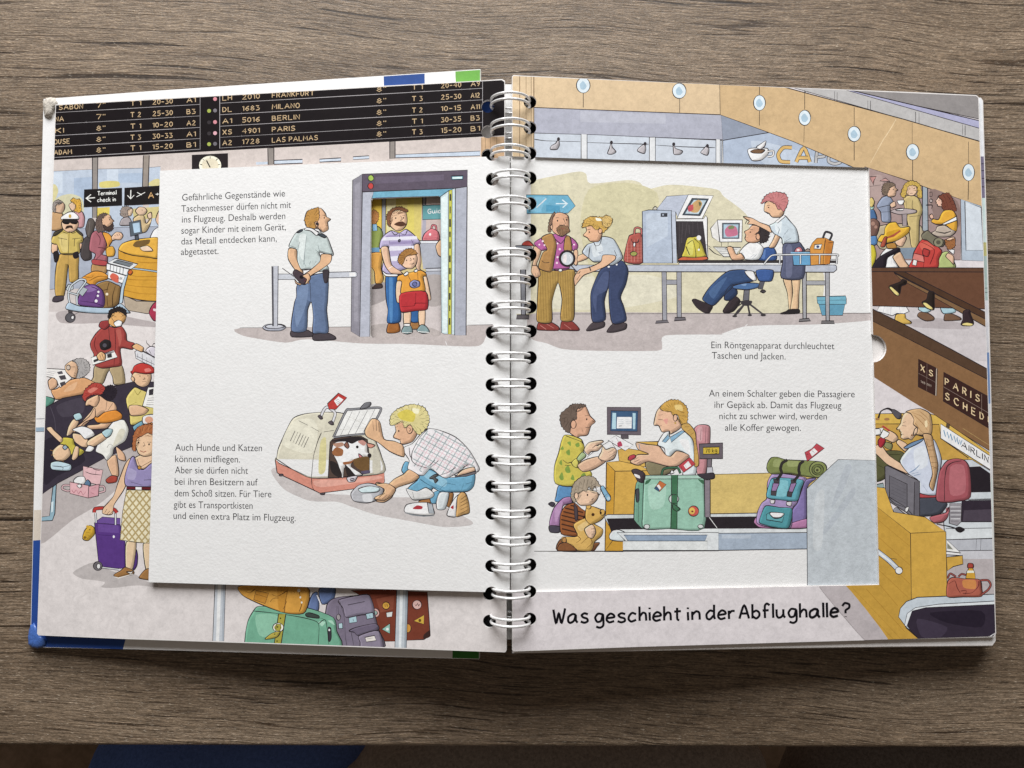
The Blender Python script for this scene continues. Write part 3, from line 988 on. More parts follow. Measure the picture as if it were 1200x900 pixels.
ART_LFLAP = """= security_gate_drawing | grey walk-through metal detector gate
@ 300 280 4
s bfb4b1 -75,418 440,412 900,410 1110,402 1085,440 1060,492 1000,504 700,492 500,490 240,470 140,486 0,466 -70,450
K k 3.5 -76,416 35,416 | 135,414 180,414 | 265,414 445,412 | 990,404 1110,402
@ 400 190 7.5
P 8c8995 100,158 185,105 162,1535 85,1487
p 9b98a4 120,200 165,170 145,1400 110,1400
P b4b8c6 185,255 290,255 262,330 250,1533 162,1535
P aaaebc 1000,225 1106,215 1096,1522 995,1522
P c6dade 868,300 945,250 1002,228 996,1515 905,1510 880,1500
p d9e8e8 880,320 930,280 930,1490 895,1500
P c8c84c 945,250 974,243 968,1512 938,1512
K 3f3f38 20 959,280 959,340 | 957,390 957,450 | 956,500 956,570 | 955,610 955,660 | 955,700 955,760 | 954,820 954,880 | 954,930 954,985 | 953,1040 953,1100 | 953,1150 953,1210 | 952,1260 952,1310 | 952,1370 952,1430
P 6cabc6 285,255 1000,228 945,250 868,305 270,320
p 55506a 300,312 860,296 860,302 300,320
P 5d5262 185,105 1110,70 1106,215 1000,230 185,262
p 685d70 300,130 900,110 900,160 300,190
E 9bbb4c 260,140 25 27
E c8423f 258,210 25 27
P 3a7f94 968,122 1070,118 1068,152 970,155
p d3ecec 976,130 1062,127 1062,145 976,148
= belt_barrier_drawing | grey belt barrier post
@ 300 230 7.5
P c3c7d0 195,683 345,683 345,732 195,732
P c3c7d0 638,668 870,662 888,675 888,703 870,712 638,718
p eceef2 820,672 875,670 875,700 820,704
S abaebb 58,1155 100,1125 220,1125 264,1150 220,1182 100,1182
S c6c9d2 80,1145 120,1128 210,1128 250,1145 200,1160 110,1160
P bcbfc9 140,615 195,612 190,1142 145,1142
p 5a5a62 142,618 153,618 158,1140 147,1140
= security_guard_drawing | guard in a pale shirt holding a radio behind his back
@ 300 230 7.5
S 4a4248 313,1180 440,1172 503,1210 490,1235 318,1237
S 4a4248 510,1207 625,1200 698,1235 690,1262 510,1267
S 61769b 358,790 420,720 625,680 632,900 622,1000 638,1192 560,1205 498,1200 503,1060 487,930 455,1000 442,1180 310,1180 335,950 355,880
s 7288ac 380,800 460,770 440,950 360,1150 340,1000
L k 4 475,760 483,930
S e0b085 288,460 358,465 362,530 412,660 402,695 340,642 283,550
S bfccca 288,440 350,322 430,285 520,300 620,350 662,450 678,522 560,492 574,540 642,640 560,662 480,642 400,645 362,560 358,470
s d9e2e0 380,350 440,340 420,560 380,500
L 5a6a70 4 445,350 430,470 420,600 | 385,400 365,470 | 520,470 560,500 | 545,430 560,490 | 470,600 480,570 | 440,620 420,580 | 510,600 530,570
L k 5 290,430 355,455 | 560,480 675,508
S e0b085 575,510 662,515 652,582 560,652 480,702 460,770 415,700 470,655 560,575
S 4a3c44 328,660 360,648 462,720 440,772 400,770 330,695
K 3a3236 12 232,632 332,705
e 1f1a1d 400,710 18 16
K b04040 5 425,750 450,715
S e0b085 340,730 365,760 400,770 385,780 350,765
S e0b085 410,700 460,680 480,720 455,760 430,770 445,730
K 3a3236 10 400,640 470,640
S 3f383f 588,655 640,648 640,700 628,755 600,755
S e1b087 520,112 570,105 610,150 622,182 658,202 630,228 637,290 590,317 560,290 500,280 440,262 430,190 450,130
J c18b40 448,272 428,200 458,130 520,105 550,102 555,180 540,230 520,282 480,282
S e1b087 515,235 535,220 550,245 535,275
E 3a3236 536,242 9 11
L 3a3236 6 540,250 550,285 575,318
S f0f0ee 425,295 450,275 500,285 560,330 530,345 480,305
S 3f4a52 355,318 395,292 412,302 380,320
S 3f4a52 540,335 580,330 622,352 600,365
e 2a2222 600,190 5 7
L k 4 585,165 605,170 | 615,260 632,258 | 560,270 590,310
= pet_carrier_drawing | cream and pink pet carrier with a spotted dog inside
@ 300 480 4
s c7c0be 70,285 150,270 300,385 450,400 600,410 800,420 1000,515 1005,542 880,550 720,522 560,492 440,452 380,432 250,427 130,372
@ 310 455 7.5
P d98b77 93,625 130,660 413,790 700,782 1052,744 1056,820 1045,840 760,888 487,922 420,890 125,752 110,740
s e5a593 440,810 740,800 1000,770 1000,800 500,870
L k 5 413,790 418,860 440,905
S 5a5056 130,755 160,755 165,770 135,772
S 5a5056 490,925 530,920 525,935 495,935
S d6d1bb 105,622 105,622 118,540 150,460 190,370 250,265 340,228 470,212 640,212 760,240 900,290 980,470 1030,600 1050,744 700,782 413,790 250,715
s e2dec9 150,480 260,290 420,270 470,370 430,560 300,560
s d8cf92 490,480 540,440 535,720 475,740
s c8c3b0 960,520 1010,600 1020,730 950,740
L k 5 500,390 470,460 430,600 412,788 | 300,285 380,325 | 410,340 480,380 | 522,383 610,370
K 4a4448 7 268,375 226,465 | 293,385 250,478 | 317,397 273,490 | 341,408 299,500 | 365,420 322,512 | 388,430 345,522
P 54423a 575,472 600,445 660,430 850,420 905,450 922,600 922,745 640,788 560,785
s 2f282a 590,460 800,425 890,450 780,480 640,470
S f1ede9 600,500 640,470 720,465 770,485 830,458 900,478 906,560 932,580 930,607 880,602 840,642 780,642 762,690 840,742 862,762 800,765 740,702 702,702 692,780 678,780 640,652 595,560
s a3653c 593,562 630,518 690,540 682,592 620,595
s b98a72 600,490 680,475 700,500 640,520
S 8a5a4a 700,500 725,470 745,510 730,530
s c98f84 820,470 860,455 895,480 870,505
e 2a2222 815,516 12 13
e 2a2222 922,590 18 19
S d8808a 825,575 850,590 875,622 862,645 838,622
S d9907a 903,482 972,500 940,525 908,515
s 2f2828 575,640 640,665 682,760 660,787 590,740
s 2f2828 705,670 740,700 790,760 730,770
s 74542f 788,622 912,602 917,722 850,722 790,680
s a06038 690,650 760,640 790,620 760,660 700,672
s 5a506a 850,730 920,720 925,745 860,750
S cfc9d0 725,785 815,770 805,800 790,820 740,825
E b0a8b2 770,802 18 10
p e9e9e6 610,425 720,210 1000,178 1010,200 900,400
K b9b5a8 4 720,240 890,320 | 640,365 900,350
D 8f9095 11 605,432 715,202 760,186 1000,170 1022,192 985,268
D 8f9095 9 608,432 760,412 880,402
K 5a5a60 7 770,205 665,420 | 840,200 730,412 | 905,195 795,405 | 970,185 860,400
S 77777c 840,180 880,130 930,122 935,145 900,175
D d6d6da 16 490,262 520,192 550,165 595,190 622,225 592,312
S 5a5056 468,245 490,235 512,265 490,272
S 5a5056 560,300 590,285 608,318 585,322
P c43a35 553,135 650,42 724,82 625,187 565,182
p f0eeee 610,110 650,72 694,100 640,155
K 5a5058 5 625,110 655,95 | 632,125 662,110 | 640,138 668,122
= kneeling_child_drawing | blond child in a checked shirt kneeling with a bowl
@ 430 520 7.5
S aa733f 455,505 540,480 562,520 480,535
S a06c3a 685,520 718,440 762,440 732,560
S efedeb 328,575 350,535 430,518 545,518 580,560 592,622 500,630 400,620 335,602
K 7f868c 12 335,605 400,625 500,637 592,632
s b5303a 402,572 440,542 488,552 478,575
P a9b0b6 530,520 575,530 592,612 545,610
S e4e2e2 705,632 720,570 770,480 812,450 800,560 785,642
S c99b5c 788,560 795,470 830,425 870,440 897,520 902,605 850,625 785,642
K 6a4a28 7 825,490 872,455 | 822,520 880,485 | 820,550 885,515 | 820,582 888,548 | 825,612 892,578
s b5303a 735,560 760,540 760,575
S 6aa8c8 555,470 600,420 650,420 612,520 568,522
S d3dbdd 610,512 640,430 722,430 690,570 620,577
S 6aa8c8 305,232 340,155 420,190 540,215 700,295 860,285 948,265 940,370 880,420 720,425 640,420 580,390 540,450 355,420 380,370 450,310 340,275
s 8cc0d8 480,260 560,240 700,320 680,380 560,330
L 2a4a60 4 465,310 540,360 640,400 690,420 | 700,345 640,400 | 700,345 780,362 | 870,355 930,335 | 850,350 830,410
S dadad8 345,395 440,418 520,385 592,440 560,480 430,495 390,480
L k 4 400,425 415,485
P 6a6468 770,280 870,262 960,240 962,262 870,288 775,292
S e9bf9e 790,280 840,230 930,205 955,235 880,262
@ 430 465 7.5
S eae6e8 325,445 400,410 480,320 545,280 640,295 780,355 900,470 988,625 962,662 940,610 880,600 800,665 700,715 640,692 560,632 500,690 430,682 358,632 372,560 328,490
H a3b0b2 9 62 28 420,420 540,290 640,300 780,360 900,475 970,620 900,600 800,655 700,700 600,640 480,660 400,600
H a3b0b2 9 62 -58 420,420 540,290 640,300 780,360 900,475 970,620 900,600 800,655 700,700 600,640 480,660 400,600
H e3bcc4 5 62 28 440,440 540,320 640,320 770,380 880,475 940,600 800,640 700,680 600,620 480,640 420,600
H e3bcc4 5 62 -58 440,440 540,320 640,320 770,380 880,475 940,600 800,640 700,680 600,620 480,640 420,600
L k 5 540,280 470,350 400,480 395,560 440,600 530,625 | 560,620 630,560 | 540,610 600,555 | 640,690 720,660 780,620 | 370,440 380,520 400,540
S e3b387 318,430 325,528 200,480 100,402 0,352 -20,300 10,240 40,195 80,195 118,230 150,370 240,390
L k 4 50,210 60,300 | 80,205 85,300 | 102,225 108,310
S e3b387 372,640 462,700 400,752 260,802 222,880 150,928 78,918 75,885 150,850 78,780 90,752 180,770 240,722 320,680
L k 4 180,850 120,905 | 200,870 150,915 | 150,840 95,885
S e6b28b 248,235 330,210 420,250 442,320 402,392 330,417 298,410 288,380 232,355 255,300
J ddd08c 205,245 212,160 280,100 400,65 500,92 548,180 532,262 460,332 420,302 380,252 330,272 312,212 250,245
s d9c74c 268,150 350,110 425,150 405,220 300,200
s ece6c0 400,100 460,110 450,150 410,140
K k 4 210,240 240,215 | 205,200 240,190 | 215,160 250,150 | 250,115 275,135 | 300,95 320,115 | 360,75 370,100 | 410,60 415,90 | 455,55 440,90 | 490,75 470,105 | 520,110 495,130 | 545,160 515,170 | 550,210 515,205 | 545,250 510,235 | 520,285 490,255 | 480,320 465,280 | 440,335 430,300
E e6b28b 375,285 26 38
L k 4 365,270 385,285 372,305 | 255,270 270,260 | 275,380 300,370
e 2a2222 280,300 6 9
S 5a5a5a 548,715 580,690 610,680 632,690 600,712 625,730 600,760 585,725
= water_bowl_drawing
@ 300 480 4
S b9babf 445,392 480,355 530,345 590,360 597,380 580,418 520,438 458,428
s d8d9dc 500,400 540,398 545,430 505,430
S cde2e6 480,372 530,358 580,368 568,386 500,390
S e3b387 560,352 595,345 625,350 655,372 640,402 600,425 556,420 562,408 592,395 600,372
L k 3 575,412 605,390 | 590,420 615,398 | 615,418 628,400
= crease_mark
@ 0 0 1
K eeeeee 0.9 508,186 510,198
= crease_mark
@ 0 0 1
K eeeeee 0.9 522,400 534,430
= crease_mark
@ 0 0 1
K eeeeee 0.9 538,440 540,456
"""
ART_RFLAP = """= xray_counter_drawing | grey x-ray machine, belt and monitor on a yellow wash
@ 0 0 1
s d6cfb0 622.5,367 622,366 622,300 622,214 622.6,212 650,206 678,201 687,204 692,215 735,211 750,214 757,222 780,217 800,217 840,222 848,230 868,245 878,258 884,300 961.5,312 962,366 961,367.5
s ddd8c0 640,330 760,322 800,345 720,362 640,360
s cfc8a0 690,222 735,214 770,226 768,262 740,300 700,330 680,270
s bfb4b2 622,368 700,366 900,367 1022,367 1022,375 960,380 900,381 870,383 846,391 845,392 780,393 776,405 770,411 700,411 660,409 640,402 622,396
K k 1 640,368 1022,367
@ 600 200 7.5
P 66accb 125,212 490,215 557,310 490,375 130,378
p 7ab8d4 200,230 300,230 250,360 160,360
p 4d9bc0 300,300 420,310 420,360 300,360
K d3e4ea 13 385,290 480,290 | 440,255 485,290 445,325
K d3d8da 16 215,325 302,245
@ 0 0 1
P 8f9098 610,316 616,316 616,372 611,372
P 6a6468 606,369 620,369 620,374 605,374
P 9a9ba4 775.5,318 781,318 781.5,377 776.5,377
P 9a9ba4 793,318 798.5,318 798.5,374 793.5,374
P 9a9ba4 781,328 793,328 793,333.5 781,333.5
P 6f6a70 769,376 782,375 784,378 768,379
P 6f6a70 791,372 803,372 804,375 790,376
P a3a4a9 940,318 945,318 945,374 941,374
P a3a4a9 967,318 972,318 972,377 968,377
P a3a4a9 945,329 967,329 967,334 945,334
P 7a7678 937,374 948,373 950,376 936,377
P 7a7678 963,376 977,376 978,379 962,379
@ 600 200 7.5
S b5564c 990,802 995,700 1020,600 1040,565 1140,560 1152,808
H 8a3a38 3 26 0 1000,640 1150,580 1150,800 995,800
H d08a7c 4 30 90 1000,640 1150,580 1150,800 995,800
E a0a04e 1070,730 30 20
D c46a62 10 1075,560 1080,510 1105,500 1135,515 1138,560
L k 6 1050,600 1060,630 1105,630 1115,600
E f0ece8 1075,650 10 20
@ 720 210 7.5
P b7bfd0 368,268 460,150 650,137 560,342 540,290
S c9c4b4 335,268 355,240 375,250 370,268
P f1f1ef 650,135 870,145 772,347 550,345
P 46525e 683,168 828,172 752,320 598,315
p bcd0da 698,182 808,186 738,306 622,302
s c9a066 685,215 740,180 772,215 735,290 670,285
s c8505a 648,240 690,222 692,270 652,285
s 6a6a4a 740,200 765,210 750,240
P f1f1ef 540,352 782,348 802,318 817,340 817,560 822,705 560,730
P 3f393c 545,370 778,372 800,560 818,705 560,725
K 5a5256 6 570,380 575,600 | 600,380 590,560 | 640,380 620,520 | 690,380 690,500 | 730,380 740,500 | 655,400 660,480
S c9bb40 600,690 612,620 640,520 690,508 735,505 770,570 795,640 802,690
s d8d060 650,540 690,530 690,660 640,660
K 2a2628 14 628,590 660,665
L k 5 640,570 690,540 715,640 715,700 | 700,520 750,570 745,620
e f0eeea 742,515 20 22
e f0eeea 742,620 9 10
S d4643c 560,712 600,682 700,690 805,680 817,705 700,720
L k 7 760,550 850,600
P aebbce 245,283 300,270 500,275 512,737 250,737
p bcc8d8 280,300 470,300 470,500 280,600
P bdc6d6 500,278 538,288 552,737 512,737
P 3a3c44 408,300 465,300 465,328 408,328
p aab4c4 420,306 435,306 435,320 420,320
P e4e2de 845,432 905,358 925,552 860,510
P f0efec 905,358 1125,358 1120,550 928,552
P 5a6470 948,385 1102,385 1096,522 948,522
p aac6d6 960,397 1090,397 1085,512 960,512
s c8708c 970,450 1010,405 1070,420 1082,490 990,505
s 7a8a5a 1000,420 1040,405 1055,430 1010,440
K k 5 940,552 940,590 | 1000,552 998,590
P dadad6 868,595 1112,600 1062,682 960,682
K 8a8a8a 6 900,612 1080,618 | 920,632 1060,638 | 940,652 1040,655
L k 6 830,605 880,650 940,675
= belt_drawing
@ 0 0 1
P 3b3738 796,305 980,305 980,309 795,309
P e4e5e6 796,308 980,308 980,311 796,311
P b7bdca 640,310.5 978,310.5 980.5,312 980.5,316 977,319 640,318
= bearded_traveller_drawing | bearded man with striped trousers and a magnifying glass held before him
@ 600 200 7.5
P 8a909a 30,660 160,655 185,690 35,695
S c84a40 90,655 110,625 150,618 190,655 190,662
S 8f3a34 218,1385 240,1330 340,1330 412,1375 402,1407 240,1402
S 8f3a34 423,1392 440,1320 522,1320 587,1380 582,1407 430,1402
L d88a80 6 250,1360 300,1395 | 300,1345 370,1385 | 460,1350 520,1395
S b08b44 243,870 390,880 545,870 552,1000 550,1130 540,1312 428,1312 440,1130 405,985 352,1150 348,1332 222,1327 220,1200 230,1000
H 86682c 3 22 88 250,880 540,880 545,1120 530,1300 435,1300 445,1120 405,975 345,1150 335,1320 230,1315 228,1200 240,1000
L k 5 410,890 405,985
S e3b48f 193,665 257,690 242,760 217,822 242,872 250,920 215,942 188,922 168,880 188,780
L k 4 205,900 212,935 | 225,895 232,930
K 3a3034 10 180,832 225,835
S b85c9e 193,640 262,590 360,558 480,568 552,612 582,660 560,712 522,705 502,862 362,868 320,702 260,702
S b28249 258,590 350,553 392,650 372,780 358,865 330,892 232,852 270,722 310,690
S b28249 468,580 512,585 527,702 458,705
e ead0dc 270,620 9 9
e ead0dc 285,655 8 8
e ead0dc 240,650 8 8
e ead0dc 420,690 10 10
e ead0dc 400,760 10 10
e ead0dc 395,810 10 10
e ead0dc 400,640 8 8
e ead0dc 545,650 8 8
L k 5 260,790 290,810 330,805 | 360,560 380,600 430,640 470,590 490,570 | 520,660 540,640
K 3a3034 12 362,865 500,862
E f0eeec 425,875 18 12
S e3b48f 545,702 577,702 580,800 562,835 540,800
S dda783 340,470 350,390 420,368 492,395 502,470 495,540 440,580 365,540
J 8a6a56 316,532 328,445 348,392 372,366 382,376 362,410 354,450 352,485 342,535
K 6a4c3c 4 400,372 395,355 | 420,368 422,350 | 445,370 452,355 | 470,382 482,368
J 8f6a4c 395,505 430,480 490,492 508,535 478,552 440,575 402,545
L 5a3a28 4 410,510 430,560 | 440,500 450,570 | 470,510 480,550
L a04a40 5 430,508 465,510
e 2a2222 400,440 6 8
e 2a2222 480,432 6 8
L k 4 450,420 470,465 450,472 | 385,415 410,412 | 465,412 492,410
S e3b48f 335,490 350,475 358,500 345,520
E 2f2a2c 485,772 70 73
e c9cfd4 485,772 53 56
s e6dedd 450,750 480,735 475,810 450,800
L f4f4f4 6 505,740 520,780 505,815
K 3a3236 20 522,835 598,920
E 2f2a2c 602,922 18 18
= security_woman_drawing | blonde officer bending forward in dark trousers
@ 600 200 7.5
S 4a4044 652,1402 710,1335 810,1330 807,1377 700,1407
S 4a4044 833,1417 890,1345 1002,1340 1000,1392 900,1422
S 3b476b 828,842 960,790 1010,840 1022,900 1002,1000 955,1110 985,1200 1005,1318 882,1342 852,1150 848,1030 812,1150 822,1310 708,1327 692,1150 698,1050 770,880
s 4c5980 800,900 850,900 830,1050 750,1100 740,1250 710,1150 720,1040
L k 5 858,880 848,1030
e eee 850,845 10 8
e eee 920,825 8 8
S e3b48f 578,752 640,728 668,768 580,802
S bbc6d0 618,712 660,650 720,630 800,580 890,600 942,680 972,770 882,832 800,802 720,802 678,770 640,742
s d3dbe0 700,660 780,640 800,720 720,760
L k 5 790,590 770,650 735,660 720,632 | 685,670 675,760 700,790 | 735,660 740,700 | 900,700 920,750
K 5a6a8a 5 760,720 800,712 | 765,730 800,722
S e3b48f 800,742 902,745 905,782 820,842 700,892 630,920 575,985 552,1010 545,940 592,870 680,850 780,800
L k 4 560,900 590,900 600,880 | 570,960 600,915
K 3a3436 12 680,842 692,880
S e4ad86 648,480 680,460 770,500 792,560 762,622 690,622 663,590 625,568 655,530
J d0a44c 615,500 640,430 700,403 780,408 830,400 882,430 862,480 800,545 775,510 740,520 690,480 655,490
J d9b468 798,475 790,425 822,392 862,405 884,438 862,485 830,500
s f6ecd8 735,415 775,420 790,440 745,440
K 8a6420 4 620,490 640,440 | 640,500 660,440 | 680,480 690,440 | 710,500 720,460 | 740,510 750,470 | 830,400 825,380 | 850,410 870,395 | 860,440 890,430 | 840,460 880,470 | 820,490 850,510
E e4ad86 775,530 18 22
e 2a2222 680,540 6 7
L k 4 665,595 690,600 | 660,520 690,515
= seated_operator_drawing | seated man in a white shirt on a blue swivel chair
@ 780 290 7.5
K 3f3a3e 22 605,600 640,560 700,490 | 720,490 740,590
K 3f3a3e 26 715,480 860,590
K 3f3a3e 18 690,480 540,578
K 6a6468 4 640,545 700,490 | 740,500 850,580
e 3f3a3e 608,604 22 10
e 3f3a3e 740,595 20 10
e 3f3a3e 858,594 24 12
P 6c6c74 690,375 737,375 732,465 680,465
s 3f3a3e 660,470 760,470 740,510 680,510
S 3a3034 505,555 570,460 615,428 657,475 600,560 530,580
S 2f4166 525,400 600,330 632,405 570,465 518,460
S 3a3034 233,465 262,452 330,480 412,515 400,552 380,578 330,568 270,525
S 38527f 325,445 385,350 470,265 560,205 710,200 795,285 610,330 580,360 505,430 420,512 345,478
s 4a6896 380,390 470,300 540,260 470,380 420,450
L k 4 520,400 560,340 600,325
S eeeef0 695,210 770,210 800,280 775,292 730,262
S 4b70a4 595,340 700,312 822,318 812,352 720,372 608,362
s 7a9ac4 660,328 710,318 700,338
P 5a5a62 830,295 872,300 850,370 812,362
S 4a464a 832,385 860,372 882,385 860,400
@ 780 210 7.5
S 3b5c9c 798,800 945,800 935,890 885,900 820,890
S 3b5c9c 815,712 830,650 860,608 940,595 972,640 968,712
s 5a7cb8 840,690 850,640 880,620 870,700
S eff1f3 648,645 720,565 800,555 862,608 820,705 700,705
L 8a98a8 4 740,690 780,660 | 760,700 800,660 | 700,690 670,640
S e3b08a 540,605 560,590 592,602 622,662 662,650 694,702 590,710 560,662
L k 4 520,610 540,600 | 525,622 548,620
S e0a883 692,462 730,440 762,405 830,415 852,470 832,540 780,560 720,552 697,520 705,490
J 3b3335 788,485 822,452 830,415 885,418 912,470 892,542 830,562 828,520 805,480
K 3b3335 6 890,430 905,420 | 905,460 920,460 | 905,500 922,505 | 895,530 905,540
E e0a883 812,505 18 28
e 2a2222 745,465 7 5
L k 4 725,510 700,512 | 740,440 770,445
= standing_supervisor_drawing | pink haired woman in a dark skirt pointing at the monitor
@ 780 290 7.5
S e4bd92 1033,270 1112,270 1112,530 1085,545 1070,400
S e4bd92 1110,270 1182,270 1172,420 1165,545 1098,555 1118,400
S 2a2628 1008,582 1060,560 1085,545 1172,545 1172,580 1080,585
@ 780 210 7.5
S 565b77 1035,572 1165,548 1205,590 1225,640 1212,870 1018,868 1030,720
s 6a6f8c 1060,600 1110,590 1110,840 1060,850
S e4b690 970,480 1012,490 962,595 908,600 940,540
S c6d4dd 908,412 960,380 1040,318 1100,375 1152,440 1168,552 1050,562 1030,575 1020,520 985,495 950,475
s dde6ea 960,400 1020,370 1010,470 970,460
L 5a6a7a 4 985,490 1000,440 985,420 | 1050,480 1080,440 | 1060,540 1100,520 | 1030,520 1050,470
P f3f3f2 965,372 1040,312 1050,330 985,385
S e4b690 682,328 760,342 830,380 910,412 930,470 870,440 780,400 720,392 735,370 700,345
L k 4 700,392 720,355 745,352 | 715,395 740,372
S e6b68f 878,205 940,185 1000,240 1042,285 1012,332 940,334 908,300 866,278
J cb7c7c 840,215 880,145 960,112 1052,130 1076,200 1040,282 1010,262 985,262 960,215 900,192
K a04a52 4 845,215 870,190 | 870,170 900,160 | 900,135 920,150 | 940,110 955,135 | 990,115 995,140 | 1040,125 1030,150 | 1065,160 1040,175 | 1075,205 1050,205 | 1060,240 1040,235 | 960,230 980,200 | 990,250 1005,215 | 920,170 950,160
e 2a2222 905,248 6 5
L k 4 890,302 920,302 | 890,232 918,228
= tray_and_case_drawing | blue tray and orange case on the belt rail
@ 880 210 7.5
S c9727c 382,640 400,605 435,598 455,635
e f0dcd8 415,622 14 10
S a08a7a 470,635 500,610 530,632
P 60a0cc 362,640 538,640 526,757 375,757
p 82b8dc 350,640 545,640 545,655 350,655
P d9923c 518,605 540,560 580,518 650,515 727,548 692,745 525,757
p c87a2c 655,530 720,550 690,740 650,750
L k 5 655,525 640,640 635,745 | 680,560 720,555
P f3efe6 560,575 625,570 610,615 555,612
e 3a4a7a 588,593 14 12
D 3a3a40 8 632,520 657,462 712,482 690,540
D dcdee0 8 115,745 150,700 190,668 300,663 740,662 756,680 752,745
D dcdee0 7 255,665 252,745 | 435,665 435,745 | 605,665 602,745 | 700,710 745,710
= plastic_bins_drawing | stacked blue bins beside the belt legs
@ 880 290 7.5
P 5f9fbc 592,485 830,485 805,597 625,597
P 6eb0c8 578,432 832,426 838,450 838,498 820,500 600,500 585,490
L k 4 585,465 835,462
P a3a4a9 655,425 690,425 690,600 658,600
= check_in_desk_drawing | yellow check-in desk with monitor and conveyor
@ 0 0 1
P d9bb6a 832,556 962,553 962,604 832,605
@ 630 460 7.5
P d8ab4c 705,505 760,488 980,520 1060,560 1060,660 720,640
P d9ab48 860,432 1070,430 1070,475
P d0992f 605,612 682,690 668,1398 592,1398
P d9a845 680,687 998,670 998,1200 668,1120
P deb04e 605,612 720,602 900,640 992,686 682,692
P d0992f 660,1300 760,1300 750,1398 590,1398
P 5a5258 730,365 797,365 800,405 735,405
P 6b6069 610,128 907,130 907,374 612,368
P 3a5a80 645,160 882,163 876,342 640,337
p add2e0 658,178 690,180 688,320 652,320
p add2e0 835,180 862,182 858,322 838,322
p eef0f2 698,215 828,215 826,315 695,315
p 3a5a80 690,188 835,190 835,210 690,208
K 9aa6b0 5 710,240 755,240 | 710,255 755,255 | 710,270 755,270 | 775,240 820,240 | 775,255 820,255 | 775,270 820,270
K 3a3a40 8 715,295 740,292
@ 0 0 1
P cfd5d6 708,606 712,603 843,602 960,600 960,608 716,620
P 2c262b 711,608 835,606 842,620 716,622
P 2c262b 832,606 960,605 960,619 842,620
K e4e4e2 1.6 831,606 842,621
P dfe4e4 716,623 722,620 842,619 842,624 722,627 719,630
S d9e2e4 714,627 718,622 726,621 735,626 734,634 722,634 715,632
P d9dee0 842,619 960,618.5 960,624 842,625
P a4b3c5 842,625 960,624 960,643 842,645
p b6c2d0 846,627 880,627 880,631 846,631
P dde2e4 723,624 842,624 842,645 731,645 733,634
P 8fa4bd 731,627 829,627 826,634 736,634
P dfe3e2 730,634 829,634 829,645 730,645
K k 1 626,646 700,646 842,645.5 | 842,645 946,643
= check_in_traveller_drawing | man in a yellow leaf-print shirt handing over papers
@ 630 460 7.5
S 5a90c2 162,910 188,815 300,825 320,960 160,960
S cfc04c 235,375 300,378 385,412 412,480 402,520 422,560 350,642 400,695 462,690 470,742 300,825 155,797 148,650 185,530 208,430
s 7f9f40 250,520 280,500 285,550 260,545
s 7f9f40 330,455 360,440 370,470 345,480
s 7f9f40 240,670 270,640 290,700 255,705
s 7f9f40 190,740 215,700 230,760 205,770
s 7f9f40 200,500 220,470 230,500
s 7f9f40 290,760 310,720 325,770
s 7f9f40 380,730 410,705 425,735
s 7f9f40 190,620 210,590 215,640
s 7f9f40 260,440 290,430 290,470
L k 5 245,378 300,400 380,430 405,455 385,415 | 220,590 260,620 300,610 | 240,640 290,640
P f3f2ef 440,562 560,470 640,420 690,500 560,585 440,590
S d3c85a 300,612 340,580 362,620 345,662 310,642
S a9bf8a 345,580 390,525 425,545 418,570 370,602
S e2b593 352,640 422,590 540,562 602,602 500,672 402,697
S e9c2a2 535,575 560,520 572,470 602,500 660,482 697,512 672,580 600,605
L k 4 620,530 670,500 | 630,555 685,520 | 630,575 680,545
K 3a3438 13 535,575 570,610
S e9c2a2 408,505 450,440 560,420 578,435 520,470 545,455 570,465 530,512 470,520 445,545
L k 4 480,490 510,465 540,470
P f1efec 618,418 692,378 842,462 770,512
s c0405c 700,445 730,428 745,468 710,475
K 8a5a6a 4 690,395 720,450 | 760,480 800,470 | 650,425 665,430
S e1aa88 268,335 300,250 340,130 420,118 462,205 508,255 470,292 440,372 380,382 340,392
J 6f5d51 208,285 203,190 300,108 340,100 412,105 420,125 345,150 345,230 302,250 285,345 255,345
K 4a3c34 4 230,290 240,220 | 255,310 265,220 | 300,110 305,95 | 345,110 350,95 | 380,115 390,95 | 410,120 425,105 | 290,200 300,150
E e1aa88 315,280 24 36
e 2a2222 432,235 6 9
L k 4 415,205 450,200 | 420,305 450,308 465,295 | 390,320 400,350
= boy_with_bear_drawing | boy in a brown striped jacket hugging a toy bear
@ 630 540 7.5
S 8a5632 175,790 200,690 300,700 480,720 545,720 520,760 470,795
S a97caa 103,565 140,420 220,330 290,318 302,370 222,400 200,570
s bd94be 150,440 220,360 200,450 160,540
S 4a4552 103,570 200,580 190,632 112,627
S 4a4552 95,380 125,362 155,375 135,405
S 98562c 198,490 240,400 320,370 385,420 435,470 402,640 340,662 208,642
H 4a2c20 12 36 14 205,490 245,405 320,380 380,430 420,480 395,630 340,650 215,635
S 4f4348 320,380 350,420 352,510 330,520
S d9ac58 315,560 430,500 470,540 572,600 562,660 502,712 470,790 330,785 220,722 218,670 350,662
s e6c27c 350,580 430,530 440,580 380,620
L 7a5220 5 350,660 380,690 340,720 | 380,730 450,670 480,720 430,770 | 230,720 300,735 330,770
S c08848 215,690 245,670 255,710 230,722
S 8a5632 180,790 195,730 260,720 320,760 340,792
S d9aa52 418,470 432,402 480,400 560,428 590,440 585,492 545,530 470,560 425,520
E d9aa52 448,402 22 22
E d9aa52 570,452 22 26
e 4a2c18 487,473 14 14
e 2a1c14 555,458 9 12
e 2a1c14 410,495 12 10
S eac3a2 335,290 400,250 532,280 522,340 470,387 380,392 338,350
J aa9a84 293,300 318,200 400,133 500,148 552,230 545,295 525,290 505,220 480,260 450,230 430,270 400,262 385,270 345,300 330,370 300,340
K 6a5a48 4 340,220 320,290 | 370,190 355,270 | 410,170 395,250 | 440,165 425,250 | 480,170 470,240 | 510,180 515,250 | 330,180 310,230
